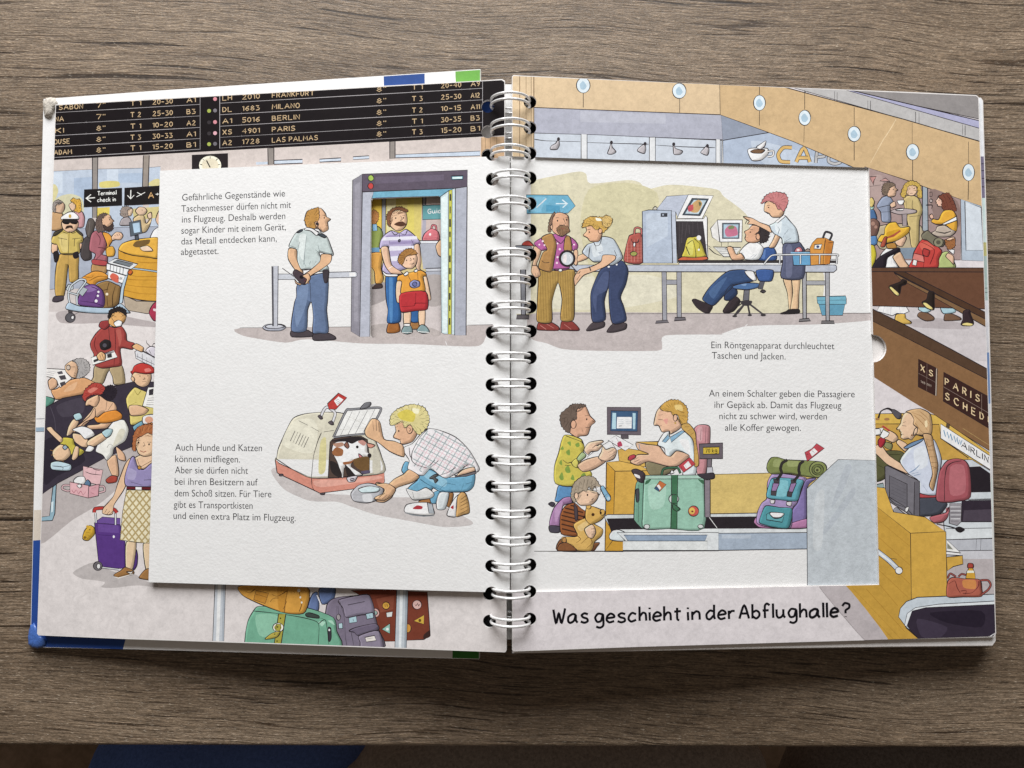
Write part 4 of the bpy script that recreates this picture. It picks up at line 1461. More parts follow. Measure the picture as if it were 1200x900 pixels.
E eac3a2 340,308 18 28
e 2a2222 438,300 7 9
L k 4 490,325 480,345 470,340 | 455,362 490,358 | 420,280 450,280
S 7fb0ce 553,240 580,222 625,290 640,310 640,345 610,352
L k 4 575,320 615,290 | 620,240 600,232
e b8d4e2 625,330 14 16
S eac3a2 412,600 470,560 500,580 512,632 482,682 440,665
L k 4 470,600 500,595 | 470,625 505,620 | 470,645 495,645
= check_in_clerk_drawing | clerk with a long blonde braid handing over a red passport
@ 740 460 7.5
S 8a8060 120,625 180,600 400,652 300,725 165,725
S c98a90 548,340 565,300 600,283 660,285 692,310 690,440 652,715 580,718 560,500
s d8a4a8 580,320 620,300 620,420 580,420
L k 5 612,320 605,420 | 655,300 650,440
S dee8ea 228,455 280,360 330,342 342,392 440,342 520,380 558,480 575,600 562,722 450,720 492,550 400,512 340,562 300,547 288,490
s eef4f4 420,420 500,420 520,560 480,520
S e3b594 40,440 120,455 240,470 302,547 345,560 400,512 512,558 420,640 330,652 150,607 60,640 -10,612 20,570 60,545 155,542 60,500
L k 4 20,590 60,570 | 25,610 70,590 | 45,625 80,605
K 8a94a8 9 65,450 75,500
S c84050 -20,560 20,545 40,565 0,595 -30,590
P 86b4d2 340,392 440,335 468,342 350,437
P 86b4d2 270,430 320,370 335,400 300,440
S e9b896 196,275 220,170 280,100 360,110 390,200 440,300 345,365 335,340 270,347 240,292 208,290
J d0a046 250,135 285,92 340,66 420,68 485,130 495,220 478,305 440,285 425,250 405,195 365,200 345,170 310,165 275,160
s e8c878 380,110 440,110 450,160 390,150
S cba050 440,285 500,270 560,345 570,440 590,560 590,640 552,640 545,430 480,352 445,320
L 7a5420 4 470,300 510,300 | 490,340 530,320 | 520,370 550,350 | 545,410 568,400 | 555,450 575,440 | 560,500 582,490 | 565,540 585,530 | 400,150 460,180 | 420,200 480,220
E e9b896 385,222 18 30
e c09a3a 385,268 8 8
L k 4 235,235 275,240 | 238,200 275,195 | 240,295 268,290
s e8a090 280,240 320,230 310,280
= green_suitcase_drawing | pale green suitcase with straps and stickers
@ 740 540 7.5
D 3f7050 12 265,130 285,70 400,60 430,110
S f2f0f0 340,115 352,82 375,105
P c8434c 412,45 510,-32 562,28 460,102
p f0eeee 458,42 498,2 526,42 480,72
K 6a2a34 5 430,40 445,70 | 470,40 485,60
S 73a78f 22,480 40,200 120,165 112,400 110,597 30,530
S 93c3ac 100,450 110,190 150,155 600,152 642,185 640,592 330,597 108,597
s a8d2be 150,220 300,220 280,400 170,420
P a8cdbb 115,128 600,125 640,150 590,158 120,160
s 3f7050 118,208 130,175 172,162 150,195
s 3f7050 585,162 630,170 636,205 610,190
L k 5 65,210 60,540 | 40,250 66,250 66,350 45,350
S 4a4a50 38,258 66,252 64,352 44,358
P 3f7451 350,125 408,125 402,400 400,597 345,597 352,380
E cfd4d2 372,335 44 40
P 3f7451 352,300 404,300 402,372 352,372
S 3f7451 365,380 400,400 430,425 400,445 365,420
P ca6e3a 250,175 306,208 245,272 200,245
p f0ece8 222,220 240,208 262,240 248,255
p 3a5a7a 200,245 222,222 248,256 243,270
E d2584c 545,442 46 46
e e8c054 532,440 26 30
e 8a3a30 535,445 10 8
E cfd4d2 135,578 26 20
E cfd4d2 607,576 24 18
S 4a3e46 0,85 40,72 100,95 122,130 100,192 52,175 35,140
s e8e4e4 25,115 70,130 75,155 35,140
= weight_display_drawing | grey scale display reading 70 kg
@ 740 460 7.5
P 8b8089 640,770 692,770 692,1095 645,1095
P 7a7078 665,580 706,580 702,660 664,660
P c3c3cb 664,655 712,655 718,715 660,715
S 3f383f 580,720 650,712 722,708 727,755 650,765
P 6a6068 596,452 802,443 802,580 600,582
P d2b334 630,482 772,478 770,540 630,542
T 2a2420 5 34 650,530 752,524 70 kg
= rucksack_drawing | purple and turquoise rucksack with a green roll mat
@ 870 520 7.5
S 8575b0 520,330 650,305 570,385 560,680 430,695 440,580 490,500
S b87aa8 100,690 130,640 180,700 300,735 560,660 560,742 250,745 150,735
S a992c2 132,602 170,520 215,478 220,340 270,262 400,268 560,300 542,345 482,520 440,570 425,740 250,735 130,700
S 5ba6b6 212,470 240,340 262,305 330,298 532,320 515,400 482,502 340,495
s 7cc0cc 300,330 400,330 380,460 280,450
S 4c98a2 148,690 170,610 207,545 330,560 438,575 408,740 280,735 190,712
P 5aa6ae 212,620 250,600 370,615 350,690 212,668
S f0eeee 242,620 255,602 365,612 335,648 270,648
L k 6 242,620 280,655 340,650 370,615
P 9a78a8 270,345 325,350 295,420 255,412
P 9a78a8 425,350 475,345 440,430 405,420
P 4a4348 270,310 328,305 325,345 280,345
P 4a4348 425,315 478,310 470,345 428,350
P 4a4348 252,415 302,415 295,458 250,452
P 4a4348 398,420 440,425 430,468 392,462
S d9d4d8 245,495 285,495 280,525 250,525
S d9d4d8 390,510 435,512 425,548 390,540
S 7f8a4c 213,205 225,160 255,122 310,118 380,140 540,148 700,160 742,210 700,290 600,295 420,262 270,268 225,245
s 98a264 280,140 340,140 330,200 270,200
s 98a264 400,150 490,155 480,200 400,200
E 8a9454 665,225 76 70
E 6f7a42 662,228 52 48
E 8a9454 660,230 30 28
e 4a4a30 658,232 12 12
D 34302e 14 395,142 350,170 335,220 345,260 300,320
D 34302e 14 540,150 505,180 495,230 500,270 450,330
P c84450 548,75 610,45 652,-2 720,40 660,85 570,155
p f0eeee 590,72 630,38 662,70 612,112
K 6a2a34 5 560,100 580,90 | 610,60 635,80
= grey_partition_drawing | plain grey partition at the end of the conveyor
@ 870 520 7.5
P bdc5cb 842,138 1220,148 1230,1300 572,1300 565,395
s b4bcc4 780,560 900,200 960,210 880,420
s b4bcc4 680,800 960,400 980,460 760,760
s c8ced2 640,480 720,420 700,900 620,900
= crease_mark
@ 0 0 1
K eeeeee 0.9 876,380 862,392 850,402
= crease_mark
@ 0 0 1
K eeeeee 0.9 838,420 815,445 800,455
= crease_mark
@ 0 0 1
K eeeeee 0.9 640,650 632,672
"""
ART_RIGHT = """= ceiling_beam_drawing | tan ceiling beams with round lamps and a row of spotlights
@ 0 0 1
p dad3d5 590,60 1200,60 1200,800 590,800
p d8bd96 596,80 628,80 628,200 596,200
K 7a5a3c 1 609,88 609,185 | 616.5,88 616.5,185 | 622.5,88 622.5,185 | 625.5,88 625.5,185
P d7bb93 626,80 845,80 845,135 626,126
P abadbc 626,126 845,134.5 847,164 626,156
p b5b7c4 680,130 780,134 780,145 680,143
P c5cdd8 626,156 700,158 880,166 880,196 626,186
P dcdee0 681,157 688,157.5 688,190 681,190
P dcdee0 761,161 768,161 768,190 761,190
P dcdee0 839,163 844,163.5 844,195 839,195
P dcdee0 846,164 851,164 851,195 846,195
L k 0.7 626,163 640,165 680,166 | 688,167 720,168 760,169 | 768,170 800,172 838,173
S b9b4b8 654,164 656,169 653,175 645,175 646,171 651,168
S b9b4b8 716,168 718,173 722,178 717,181 712,180 714,174
S b9b4b8 755,169 757,174 755,180 747,177 749,173
S b9b4b8 789,169 792,174 800,177 797,181 790,181 789,175
S b9b4b8 828,171 831,175 829,182 821,179 824,175
e 3a3438 654.5,163 1.8 2.2
e 3a3438 716.5,167 1.8 2.2
e 3a3438 756,168.5 1.8 2.2
e 3a3438 789.5,169 1.8 2.2
e 3a3438 829,171 1.8 2.2
P 8e97a9 845,134.5 905,156 847,165
P a9b7cc 847,164.5 903,155 1012,196 848,198
s bcc8d8 880,165 930,175 960,190 900,195
@ 860 60 4
S f2efec 64,468 80,455 155,455 162,480 130,510 85,512
S 7a5a40 78,470 100,460 145,462 130,478 95,478
S eeeaea 105,450 125,435 150,420 145,445 125,460
D e8e4e0 5 158,470 185,468 182,490 158,495
= cafe_lettering_drawing | outlined letters CAPU on the cafe sign
@ 0 0 1
D d9b067 3.2 928,173 918,173 912,181 915,189 926,190 | 933,190 942,173 949,190 | 936,185 947,185
D b9b8b8 2.6 956,191 958,176 966,177 966,183 957,184 | 972,180 971,189 978,192 985,190 986,184 | 990,188 996,193 1003,192
= slanted_beam_drawing
@ 0 0 1
P 8f8a89 975,100 1200,100 1200,152 1145,139 990,106
P a9a9c9 970,100 992,104.5 1150,142 1150,152 1100,139
P b6b4b3 920,100 972,100 1150,151 1150,166
K k 0.8 944,107 944,111 | 947,107 947,112 | 978,107 978,118 | 981,108 981,119 | 1017,118 1017,129 | 1020,118 1020,130 | 1073,131 1073,144 | 1077,132 1077,145 | 1128,146 1128,158 | 1131,147 1131,159
P cdac7d 843,80 926,104 1060,140 1152,167 1156,245 1000,196 930,166 862,141 844,134.5
K k 0.8 890,100 890,111 | 943,106 943,128 | 1001,126 1001,147 | 1069,144 1069,168 | 1135,166 1135,192
K e2c79c 1.2 1050,140 1043,152 1035,164 1020,191
= round_lamp_drawing
@ 0 0 1
K k 0.9 683.5,108 683.5,126
E d6e3ea 683.5 100 8 9
s a6c2d4 679.5,99 683.5,95 687.5,101 684.5,105 680.5,104
= round_lamp_drawing
@ 0 0 1
K k 0.9 796.5,115 796.5,132
E d6e3ea 796 106.5 8 9
s a6c2d4 792,105.5 796,101.5 800,107.5 797,111.5 793,110.5
= round_lamp_drawing
@ 0 0 1
K k 0.9 890,125 890,147
E d6e3ea 890 120.5 7 9
s a6c2d4 886,119.5 890,115.5 894,121.5 891,125.5 887,124.5
= round_lamp_drawing
@ 0 0 1
K k 0.9 942.5,147 942,167
E d6e3ea 943 138 7 9
s a6c2d4 939,137 943,133 947,139 944,143 940,142
= round_lamp_drawing
@ 0 0 1
K k 0.9 1001,165 1001,188
E d6e3ea 1001 157 7.5 9
s a6c2d4 997,156 1001,152 1005,158 1002,162 998,161
= round_lamp_drawing
@ 0 0 1
K k 0.9 1069.5,187 1069.5,211
E d6e3ea 1069.5 178 7.5 9.5
s a6c2d4 1065.5,177 1069.5,173 1073.5,179 1070.5,183 1066.5,182
= round_lamp_drawing
@ 0 0 1
K k 0.9 1135,211 1134.5,234
E d6e3ea 1135 202 7 10
s a6c2d4 1131,201 1135,197 1139,203 1136,207 1132,206
= cafe_drawing | cafe guests at a high table behind glass
@ 1015 190 7.5
P a58c88 -10,40 420,180 500,213 840,330 830,860 -10,860
s b59c96 40,140 140,120 130,320 50,330
s 8f7670 560,240 800,340 820,560 640,600
P c08a84 30,130 90,125 70,160 65,200 45,160
P c89a94 120,165 170,140 210,170
L k 5 65,165 65,205 | 30,215 130,200
S b8a888 120,560 480,560 480,760 120,760
P 9ca8b2 495,213 540,228 545,610 495,600
P aebccb 830,325 1010,385 1045,870 840,862
P cdd6df 868,345 1012,400 1030,775 878,775
L k 4 560,265 560,300 | 555,265 580,265 580,300 555,300
E b0a09c 570,340 14 16
L k 7 525,378 580,378 575,410 | 530,515 575,515
S 8f9ab2 93,385 140,310 200,298 242,352 212,402 217,522 140,522 128,440
L k 4 105,400 200,380 215,400 | 130,440 215,435
S c9b274 328,322 400,290 462,320 497,420 470,520 460,745 400,745 380,622 358,502
L k 4 410,330 405,400 440,430 | 350,340 352,410 | 380,480 470,470
S b0a2a2 213,432 300,405 435,420 432,448 300,462
P a09294 315,460 360,455 358,560 320,560
S f2f0ee 273,338 335,335 322,372 290,372
S f2f0ee 260,415 330,408 320,425 270,425
S e0b898 210,370 250,345 262,385 225,402
S dcb292 188,220 235,190 255,205 258,225 280,245 262,255 264,270 250,300 190,302
e k 238,240 4 5
J 7d6a5a 138,250 155,190 220,178 255,200 205,230 182,290 150,285
L k 4 240,235 255,232 | 245,275 262,270
E e3bc9c 397,243 50 54
J cba84c 305,290 335,195 400,162 475,200 492,310 450,302 442,215 370,212 345,310
K 8a6a28 4 320,260 330,220 | 460,240 470,290 | 360,190 380,175 | 420,180 440,190
L k 4 370,235 385,238 | 410,235 430,232 | 385,275 410,275
S e3b49c 640,298 625,325 608,345 618,352 614,365 628,370 630,386 672,392 690,350
e k 640,335 4 5
J 7c4434 635,300 720,268 765,330 795,420 745,435 700,430 668,400 665,340
K 4a2420 4 690,300 720,400 | 730,310 760,400 | 700,280 740,330
S e8aa34 690,424 755,424 790,462 803,540 797,600 775,612 735,580 690,548 620,548 573,525 590,500 635,505 660,455
P f2efec 665,545 790,478 797,512 690,552
S e3b49c 555,470 580,455 595,490 570,500
S a8d0c0 30,330 60,315 70,400 40,420
S d8c070 25,330 50,310 75,350 55,395 25,380
S 4a70a0 20,430 70,420 95,500 20,500
S 7a5a50 20,520 70,495 120,540 90,650 20,650
e a88070 60,540 18 18
e a88070 85,570 14 14
S 5a8ac0 20,660 90,650 95,720 20,740
S d0c030 20,740 70,735 90,820 60,920 20,930
p 8090a0 290,755 440,750 420,850 300,850
= travellers_drawing | travellers in a yellow hat and with a red rucksack
@ 1015 190 7.5
S ecebee 120,830 190,750 270,762 305,800 262,880 285,930 160,935
L a8a8b8 4 200,800 180,900 | 230,830 220,900
S e0b590 235,830 300,790 345,870 385,930 310,935 262,882
S 2f2830 55,930 100,850 170,800 280,752 295,785 190,840 165,930
S b5803a 180,720 250,710 270,755 190,760
S e3b898 255,700 330,650 355,670 320,740 275,732
L k 4 320,665 340,660 | 320,710 340,705
S eab234 103,692 130,640 158,635 165,580 200,535 262,528 302,575 382,568 372,622 280,685 180,712
s d09a20 180,620 280,590 300,610 200,660
K b0503c 16 175,668 240,645 302,602
S b0503c 160,660 185,660 165,740 125,740
S acba72 635,930 655,810 715,785 760,850 785,930
S e3b898 690,690 750,660 782,665 780,720 730,770
S f0eeee 715,765 775,770 770,810 740,790
S e3b898 700,830 720,800 770,830 770,900 740,870
J a4683c 690,680 730,690 780,672 778,740 730,770 700,730
S c8423c 385,930 405,860 420,790 480,690 540,680 665,775 640,850 622,930
s d86050 470,720 540,700 600,760 500,780
P d87a70 420,800 500,820 510,880 405,860
S b83a38 505,760 560,780 545,830 500,815
L 5a1a20 5 480,700 600,770 560,900 | 420,800 510,830 500,930
P f0e8e4 415,855 450,865 440,910 405,900
S 77725e 487,640 540,600 600,650 690,690 675,742 600,735 540,690 500,680
E 8a866c 635,705 42 40
e 5a5648 635,705 20 18
S bcac9c 573,625 610,600 625,565 690,555 745,590 787,612 740,652 640,657
K 4a4440 12 610,610 690,625 745,608
= railing_drawing | brown railing with three hanging spotlights
@ 1015 290 7.5
p cbc4c6 40,505 1045,505 1110,1000 40,1000
P ecebed 95,560 125,500 340,500 378,562 330,585 270,580 230,600
L a8a8b8 4 160,520 150,570 | 220,515 215,590 | 290,515 300,575
s b5acae 370,640 640,620 900,690 860,720 420,700
S d9b050 262,590 340,585 352,625 398,655 385,672 262,668
S a8cdd8 460,545 480,505 560,505 570,555 520,575
S 7a5a44 452,605 470,570 540,575 598,615 590,642 520,645
S a8cdd8 658,520 770,515 785,570 680,582
S 7a5a44 684,632 695,585 760,585 832,620 825,640 700,645
P 634331 -20,176 1040,180 1044,216 -20,212
P 6c4733 -20,212 1044,216 1060,540 -20,510
P 523828 245,216 340,216 1050,570 1060,640
P 81603f 245,222 380,295 1060,635 1060,700 600,440 300,280
S 2f2622 200,350 250,320 300,300 320,280 358,295 350,325 310,340 300,400 275,425
S e5d27e 205,355 225,345 290,405 280,425 250,410
S 2f2622 490,485 530,455 550,390 598,395 600,470 598,540 570,545
S e5d27e 497,490 530,485 585,530 580,548 530,530
S 3a2c30 835,680 850,630 855,560 910,548 920,590 945,660 930,685
S e5d27e 845,670 890,658 938,670 925,688 850,685
= departure_panel_drawing | brown panel with the lettering XS, PARIS and SCHEDU
@ 0 0 1
P 8b6440 1018,372 1070,400 1160,445 1166,532 1068,471 1018,438
P 58402f 1018,360 1065,383 1116,410 1160,434 1160,446 1070,400 1018,374
@ 1015 390 7.5
P 3f2723 460,230 612,307 606,552 458,475
P b9a898 612,310 626,318 620,552 606,552
K 9a8478 4 460,355 610,435 | 535,270 532,510
P 3f2723 680,345 1130,590 1130,870 678,600
K 9a8478 4 680,475 1120,730 | 1015,540 1015,700
T e8cc9c 8 52 480,330 585,388 X S
T b9a898 3 18 480,435 570,475 16B 001
T e8cc9c 9 60 695,455 995,610 P A R I S
T e8cc9c 9 60 695,580 1105,812 S C H E D U
= airline_desk_drawing | yellow airline desk with a sign in the background
@ 0 0 1
p dad3d5 1018,438 1068,470 1095,486 1018,492
@ 1015 470 7.5
P d9b04a 60,112 330,108 545,108 610,125 1110,470 1000,590 640,520 60,640
P c99c42 60,200 640,205 660,330 900,500 870,540 640,520 60,640
L k 4 75,200 300,198 | 580,205 640,205
L c0a060 5 850,240 1100,400
P 5a4a3a 708,190 735,205 730,240 705,225
L k 14 105,160 130,90 190,65 240,90
S 5a565c 220,85 250,75 310,115 300,155 265,150
e a8784a 100,158 20 10
e a8784a 182,160 24 12
P f1efec 655,200 1110,495 1110,615 655,328
K 3f86b0 13 682,255 697,312 712,270 728,328 745,285 | 742,290 757,345 772,305 788,362 803,318 | 798,325 812,380 822,340 832,385 842,345
T 2a262a 8 52 838,402 1125,572 AIRLINE
P e8ebe6 75,240 150,235 160,300 75,305
S ecebe8 70,250 120,245 130,290 75,300
= conveyor_belts_drawing | dark luggage conveyors behind the chair
@ 1015 470 7.5
P c7cfd6 640,518 930,515 1120,630 1120,1300 700,1300
P 2b252b 900,580 1000,575 1120,660 1120,800 915,800
K e8ecee 7 900,572 1000,570
P cdd5da 900,800 1120,795 1120,862 900,870
K k 5 900,862 1120,855
P 352c38 840,878 1120,870 1120,1062 840,1060
p 4f4552 860,960 1110,950 1110,1055 850,1055
P d3dade 800,1062 1120,1062 1120,1120 800,1122
P d9dfe2 700,1122 1125,1115 1125,1205 700,1220
P b9bcc4 700,1220 1125,1208 1125,1312 700,1318
K k 5 970,1215 965,1310 | 1010,1212 1005,1310
P c9c9cf 690,1318 1125,1312 1125,1390 690,1400
@ 0 0 1
p b9b0b1 1108,655 1180,655 1180,704 1108,704
= check_in_woman_drawing | clerk with a long blonde plait at a desk beside a red chair
@ 1015 470 7.5
S 5c5c3a 60,490 160,440 300,440 345,480 290,560 150,690 60,695
L 34341e 6 180,470 300,470 | 100,560 160,590 | 170,340 220,360 230,400
S 8a8a5a 160,400 175,360 230,380 220,430
P 8fa4a4 60,740 150,720 160,760 60,775
S e7c09c 268,370 290,338 365,385 345,445
S e7c09c 155,325 200,260 260,290 282,330 240,365 190,345
S e7c09c 75,400 130,380 205,480 395,610 380,645 200,565 130,505 75,450
S b8303c 105,350 130,320 168,335 165,370 135,410 110,395
P f0ecec 120,310 150,250 205,280 190,310 150,330
p c03040 135,220 150,215 210,255 205,268
S 4a4e5a 455,860 620,850 715,905 650,990 540,1010 455,1000
S b5454a 460,805 640,820 640,845 460,850
S cdd5e6 298,525 400,390 500,328 600,342 662,502 645,640 625,820 470,808 460,700 375,640
s dde3ee 420,430 520,400 540,560 440,600
L 6a8ab0 6 380,630 430,600 470,560 | 400,640 460,625 | 420,655 480,640
L 5a6a8a 4 500,740 540,800
S 6f8fb4 330,410 400,365 500,332 480,360 370,415
S e8c29e 330,115 308,165 303,195 285,222 267,243 276,252 297,254 294,266 308,274 299,286 309,296 303,318 330,336 375,330 400,342 440,297 520,310 540,200 450,90 380,85
S d3ab7a 350,95 400,75 480,68 560,110 582,200 572,290 500,302 440,290 455,240 415,205 420,160 390,110
L a87848 4 420,120 500,200 540,260 | 400,100 480,130 550,200 | 430,190 480,260 520,290 | 470,90 540,150 570,220
s efd6a8 515,180 535,170 540,220 520,230
S e8c29e 425,250 450,230 450,275 415,302
e 8a5a3a 402,300 8 8
L k 4 315,215 355,220 | 320,192 350,180 | 300,300 330,290
S cba274 500,290 575,300 600,400 632,560 612,700 590,790 555,740 582,640 560,520 530,400
L 7a5430 4 510,330 590,350 | 530,350 545,400 600,380 | 540,430 610,430 | 555,480 560,450 | 550,490 625,490 | 570,540 630,540 | 575,600 640,570 | 570,570 640,600 | 590,640 570,740 | 610,640 590,770
= red_chair_drawing | red padded office chair
@ 1015 470 7.5
S b8626a 560,1020 700,980 725,930 722,1010 680,1060 600,1070
P 9a969c 735,900 840,900 835,1060 800,1095 730,1075
K e8e8ea 8 740,930 830,930 | 742,965 832,965 | 742,1000 832,1000 | 742,1035 825,1035
K 3f3a40 6 738,948 835,948 | 740,982 835,982 | 740,1018 832,1018 | 745,1055 815,1055
L 2a2628 10 620,1080 720,1100 790,1120
S 2a2628 785,1118 820,1105 865,1130 830,1155 800,1145
S aa545d 615,865 640,640 680,560 720,520 795,505 870,525 912,600 918,842 800,882 715,892
s bc6a72 740,580 860,570 870,800 740,820
L k 6 688,880 690,700 710,580 760,540 840,525
= monitor_drawing | back of a grey computer monitor
@ 1015 470 7.5
@ 1015 570 7.5
S 8f8e95 238,215 270,185 340,240 430,270 380,288 290,275
P 77747c 165,-175 190,-182 470,-45 470,265 420,272 170,110
P 66636b 425,-40 470,-45 470,268 420,272
P 6c6971 205,-95 360,-20 360,190 205,95
K 55525a 3 220,-60 350,0 | 220,-30 350,30 | 220,0 350,60 | 220,30 350,90 | 220,60 350,120 | 220,90 350,150
L 4a484e 8 195,95 250,150 350,190 420,265
S e8e8e6 345,190 375,180 365,220 345,222
= wooden_desk_drawing | yellow plank desk with a grey rail
@ 0 0 1
P d9ab44 1020,570 1037,572 1047,600 1084,606 1108,623 1067,625 1020,592
P cb9b38 1010,580 1067,625 1068,702 1054,719 1062,736 1080,752 1042,752 970,672 1012,672
K b5842c 0.8 1030,610 1066,640 | 1030,630 1066,662 | 1030,650 1066,684 | 1030,668 1064,700 | 1030,684 1052,710 | 1015,690 1060,740 | 1000,690 1055,748 | 990,690 1046,748
P d6a640 1067,625 1108.5,623 1110,699 1068,702
P d6a640 1109,653 1128,651 1128.5,661 1117,664 1110,669
P efece6 1109,632 1126,648 1109,650
P f0f0ee 1109,646 1125,648 1125,651 1109,650
p 8a8a7a 1110,636 1117,644 1110,643
L k 0.9 1020,727 1042,752 | 968,670 1042,752
@ 1015 570 7.5
D c5ced8 34 90,565 200,650 285,735
p e6ecf0 110,570 270,700 280,715 120,600
E eff1f2 288,740 32 32
K 5a4a30 8 205,630 270,640
= belt_corner_drawing
@ 0 0 1
s bbb2b4 955,680 985,680 1040,748 1030,756 1015,752
P c6d1da 1053,723 1055,713 1062,705 1075,700 1100,699 1172,696 1172,752 1080,750 1062,735
P dfe5e9 1060,733 1063,719 1073,712 1100,708 1172,704 1172,712 1100,714 1072,720 1066,735
P 362d3c 1063,733 1069,716 1085,712 1172,708 1172,756 1080,752 1068,740
s 443a4c 1075,725 1110,735 1100,748 1080,746
s 2a2230 1090,718 1150,716 1150,735 1110,730
= red_handbag_drawing | red handbag with a drink bottle on the shelf
@ 1015 650 7.5
D a85048 8 715,210 740,165 790,195 | 810,195 840,170 880,180 900,200
S b9614e 712,370 715,240 760,200 870,212 1000,220 1018,300 1015,368 850,372
s d88a48 850,225 960,225 960,300 860,290
L 5a2424 5 720,260 780,230 800,290 830,340 | 830,320 880,315 870,350 | 850,340 930,335 985,280 990,230 | 1000,230 1020,360
D a85048 10 1005,225 1070,225 1095,265 1070,310 1015,350
P d9a332 875,210 885,150 905,115 935,115 955,160 960,212
p e6ecd8 890,140 945,140 950,160 885,160
S b04438 893,115 895,80 915,74 940,82 942,115
= page_wear_marks
@ 0 0 1
K eceaea 1 1137,747.5 1147,747 1150,746.5 | 1152,747 1160,746 1166,742
"""

# ------------------------------------------------------------------ table, floor and the cloth below the table edge
def tag(o, label, cat=None, kind=None):
    o['label'] = label
    if cat: o['category'] = cat
    if kind: o['kind'] = kind
    return o
ya = on_z(0, 874, 0).y; yb = on_z(1200, 877, 0).y
def table():
    x0, x1, yk, th, r = -0.75, 0.80, 0.62, 0.028, 0.0022
    sl = (yb - ya) / (on_z(1200, 877, 0).x - on_z(0, 874, 0).x)
    def front(x): return ya + (x - on_z(0, 874, 0).x) * sl
    prof = [(0, 0)] + [(-r * math.sin(a), -r + r * math.cos(a)) for a in (0.4, 0.8, 1.2, math.pi / 2)]   # rounded front edge
    v, f = [], []
    for x in (x0, x1):
        fy = front(x) + r
        v.append((x, yk, 0))
        v += [(x, fy + dy, dz) for dy, dz in prof]
        v += [(x, fy - r, -th), (x, yk, -th)]
    n = len(v) // 2
    for i in range(n):
        j = (i + 1) % n
        f.append((i, n + i, n + j, j))
    f += [tuple(range(n)), tuple(range(2 * n - 1, n - 1, -1))]
    o = link('wooden_table', v, f, M_WOOD)
    tag(o, 'grey brown wood grain table top under the open book', 'table')
table()
o = link('floor', [(-3, -3, -0.74), (3, -3, -0.74), (3, 3, -0.74), (-3, 3, -0.74)], [(0, 1, 2, 3)], cloth_mat('brown_floor', (0.10, 0.065, 0.04), (0.16, 0.105, 0.07), 30))
tag(o, 'dark brown floor far below the table edge', kind='structure')
def bundle(name, px, py, z, rx, ry, rz, seed, mat, label, cat):
    """softly folded cloth lying below the table edge"""
    c = on_z(px, py, z)
    r = random.Random(seed)
    ph = [r.uniform(0, 6) for _ in range(6)]
    v, f, NU, NV = [], [], 64, 28
    for j in range(NV + 1):
        th = math.pi * j / NV
        for i in range(NU):
            a = 2 * math.pi * i / NU
            k = 1 + 0.05 * math.sin(3 * a + ph[0]) + 0.03 * math.sin(7 * a + 2 * th + ph[1]) + 0.02 * math.sin(13 * a + ph[2])
            q = lambda t: math.copysign(abs(t) ** 0.7, t)
            v.append((c.x + rx * k * q(math.sin(th)) * q(math.cos(a)), c.y + ry * k * q(math.sin(th)) * q(math.sin(a)),
                      c.z + rz * (q(math.cos(th)) + 0.06 * math.sin(9 * a + ph[3]) * math.sin(th))))
    for j in range(NV):
        for i in range(NU):
            i2 = (i + 1) % NU
            f.append((j * NU + i, j * NU + i2, (j + 1) * NU + i2, (j + 1) * NU + i))
    o = link(name, v, f, mat)
    for p in o.data.polygons: p.use_smooth = True
    tag(o, label, cat)
bundle('blue_cloth', 300, 1010, -0.16, 0.125, 0.11, 0.07, 3, cloth_mat('navy_cloth', (0.09, 0.16, 0.44), (0.13, 0.22, 0.58)), 'dark blue folded cloth below the front table edge', 'cloth')
bundle('grey_cloth', 640, 1020, -0.13, 0.175, 0.105, 0.07, 5, cloth_mat('grey_cloth', (0.24, 0.21, 0.19), (0.40, 0.35, 0.32)), 'dark grey cloth below the middle of the front table edge', 'cloth')
bundle('grey_cloth', 1130, 1050, -0.17, 0.15, 0.14, 0.06, 9, cloth_mat('charcoal_cloth', (0.14, 0.12, 0.11), (0.24, 0.21, 0.2)), 'charcoal cloth below the right end of the front table edge', 'cloth')

# ------------------------------------------------------------------ the book
book = bpy.data.objects.new('picture_book', None)
book.location = BASE
book.empty_display_size = 0.05
scene.collection.objects.link(book)
tag(book, 'open spiral bound picture book with airport scenes and fold out flaps', 'book')

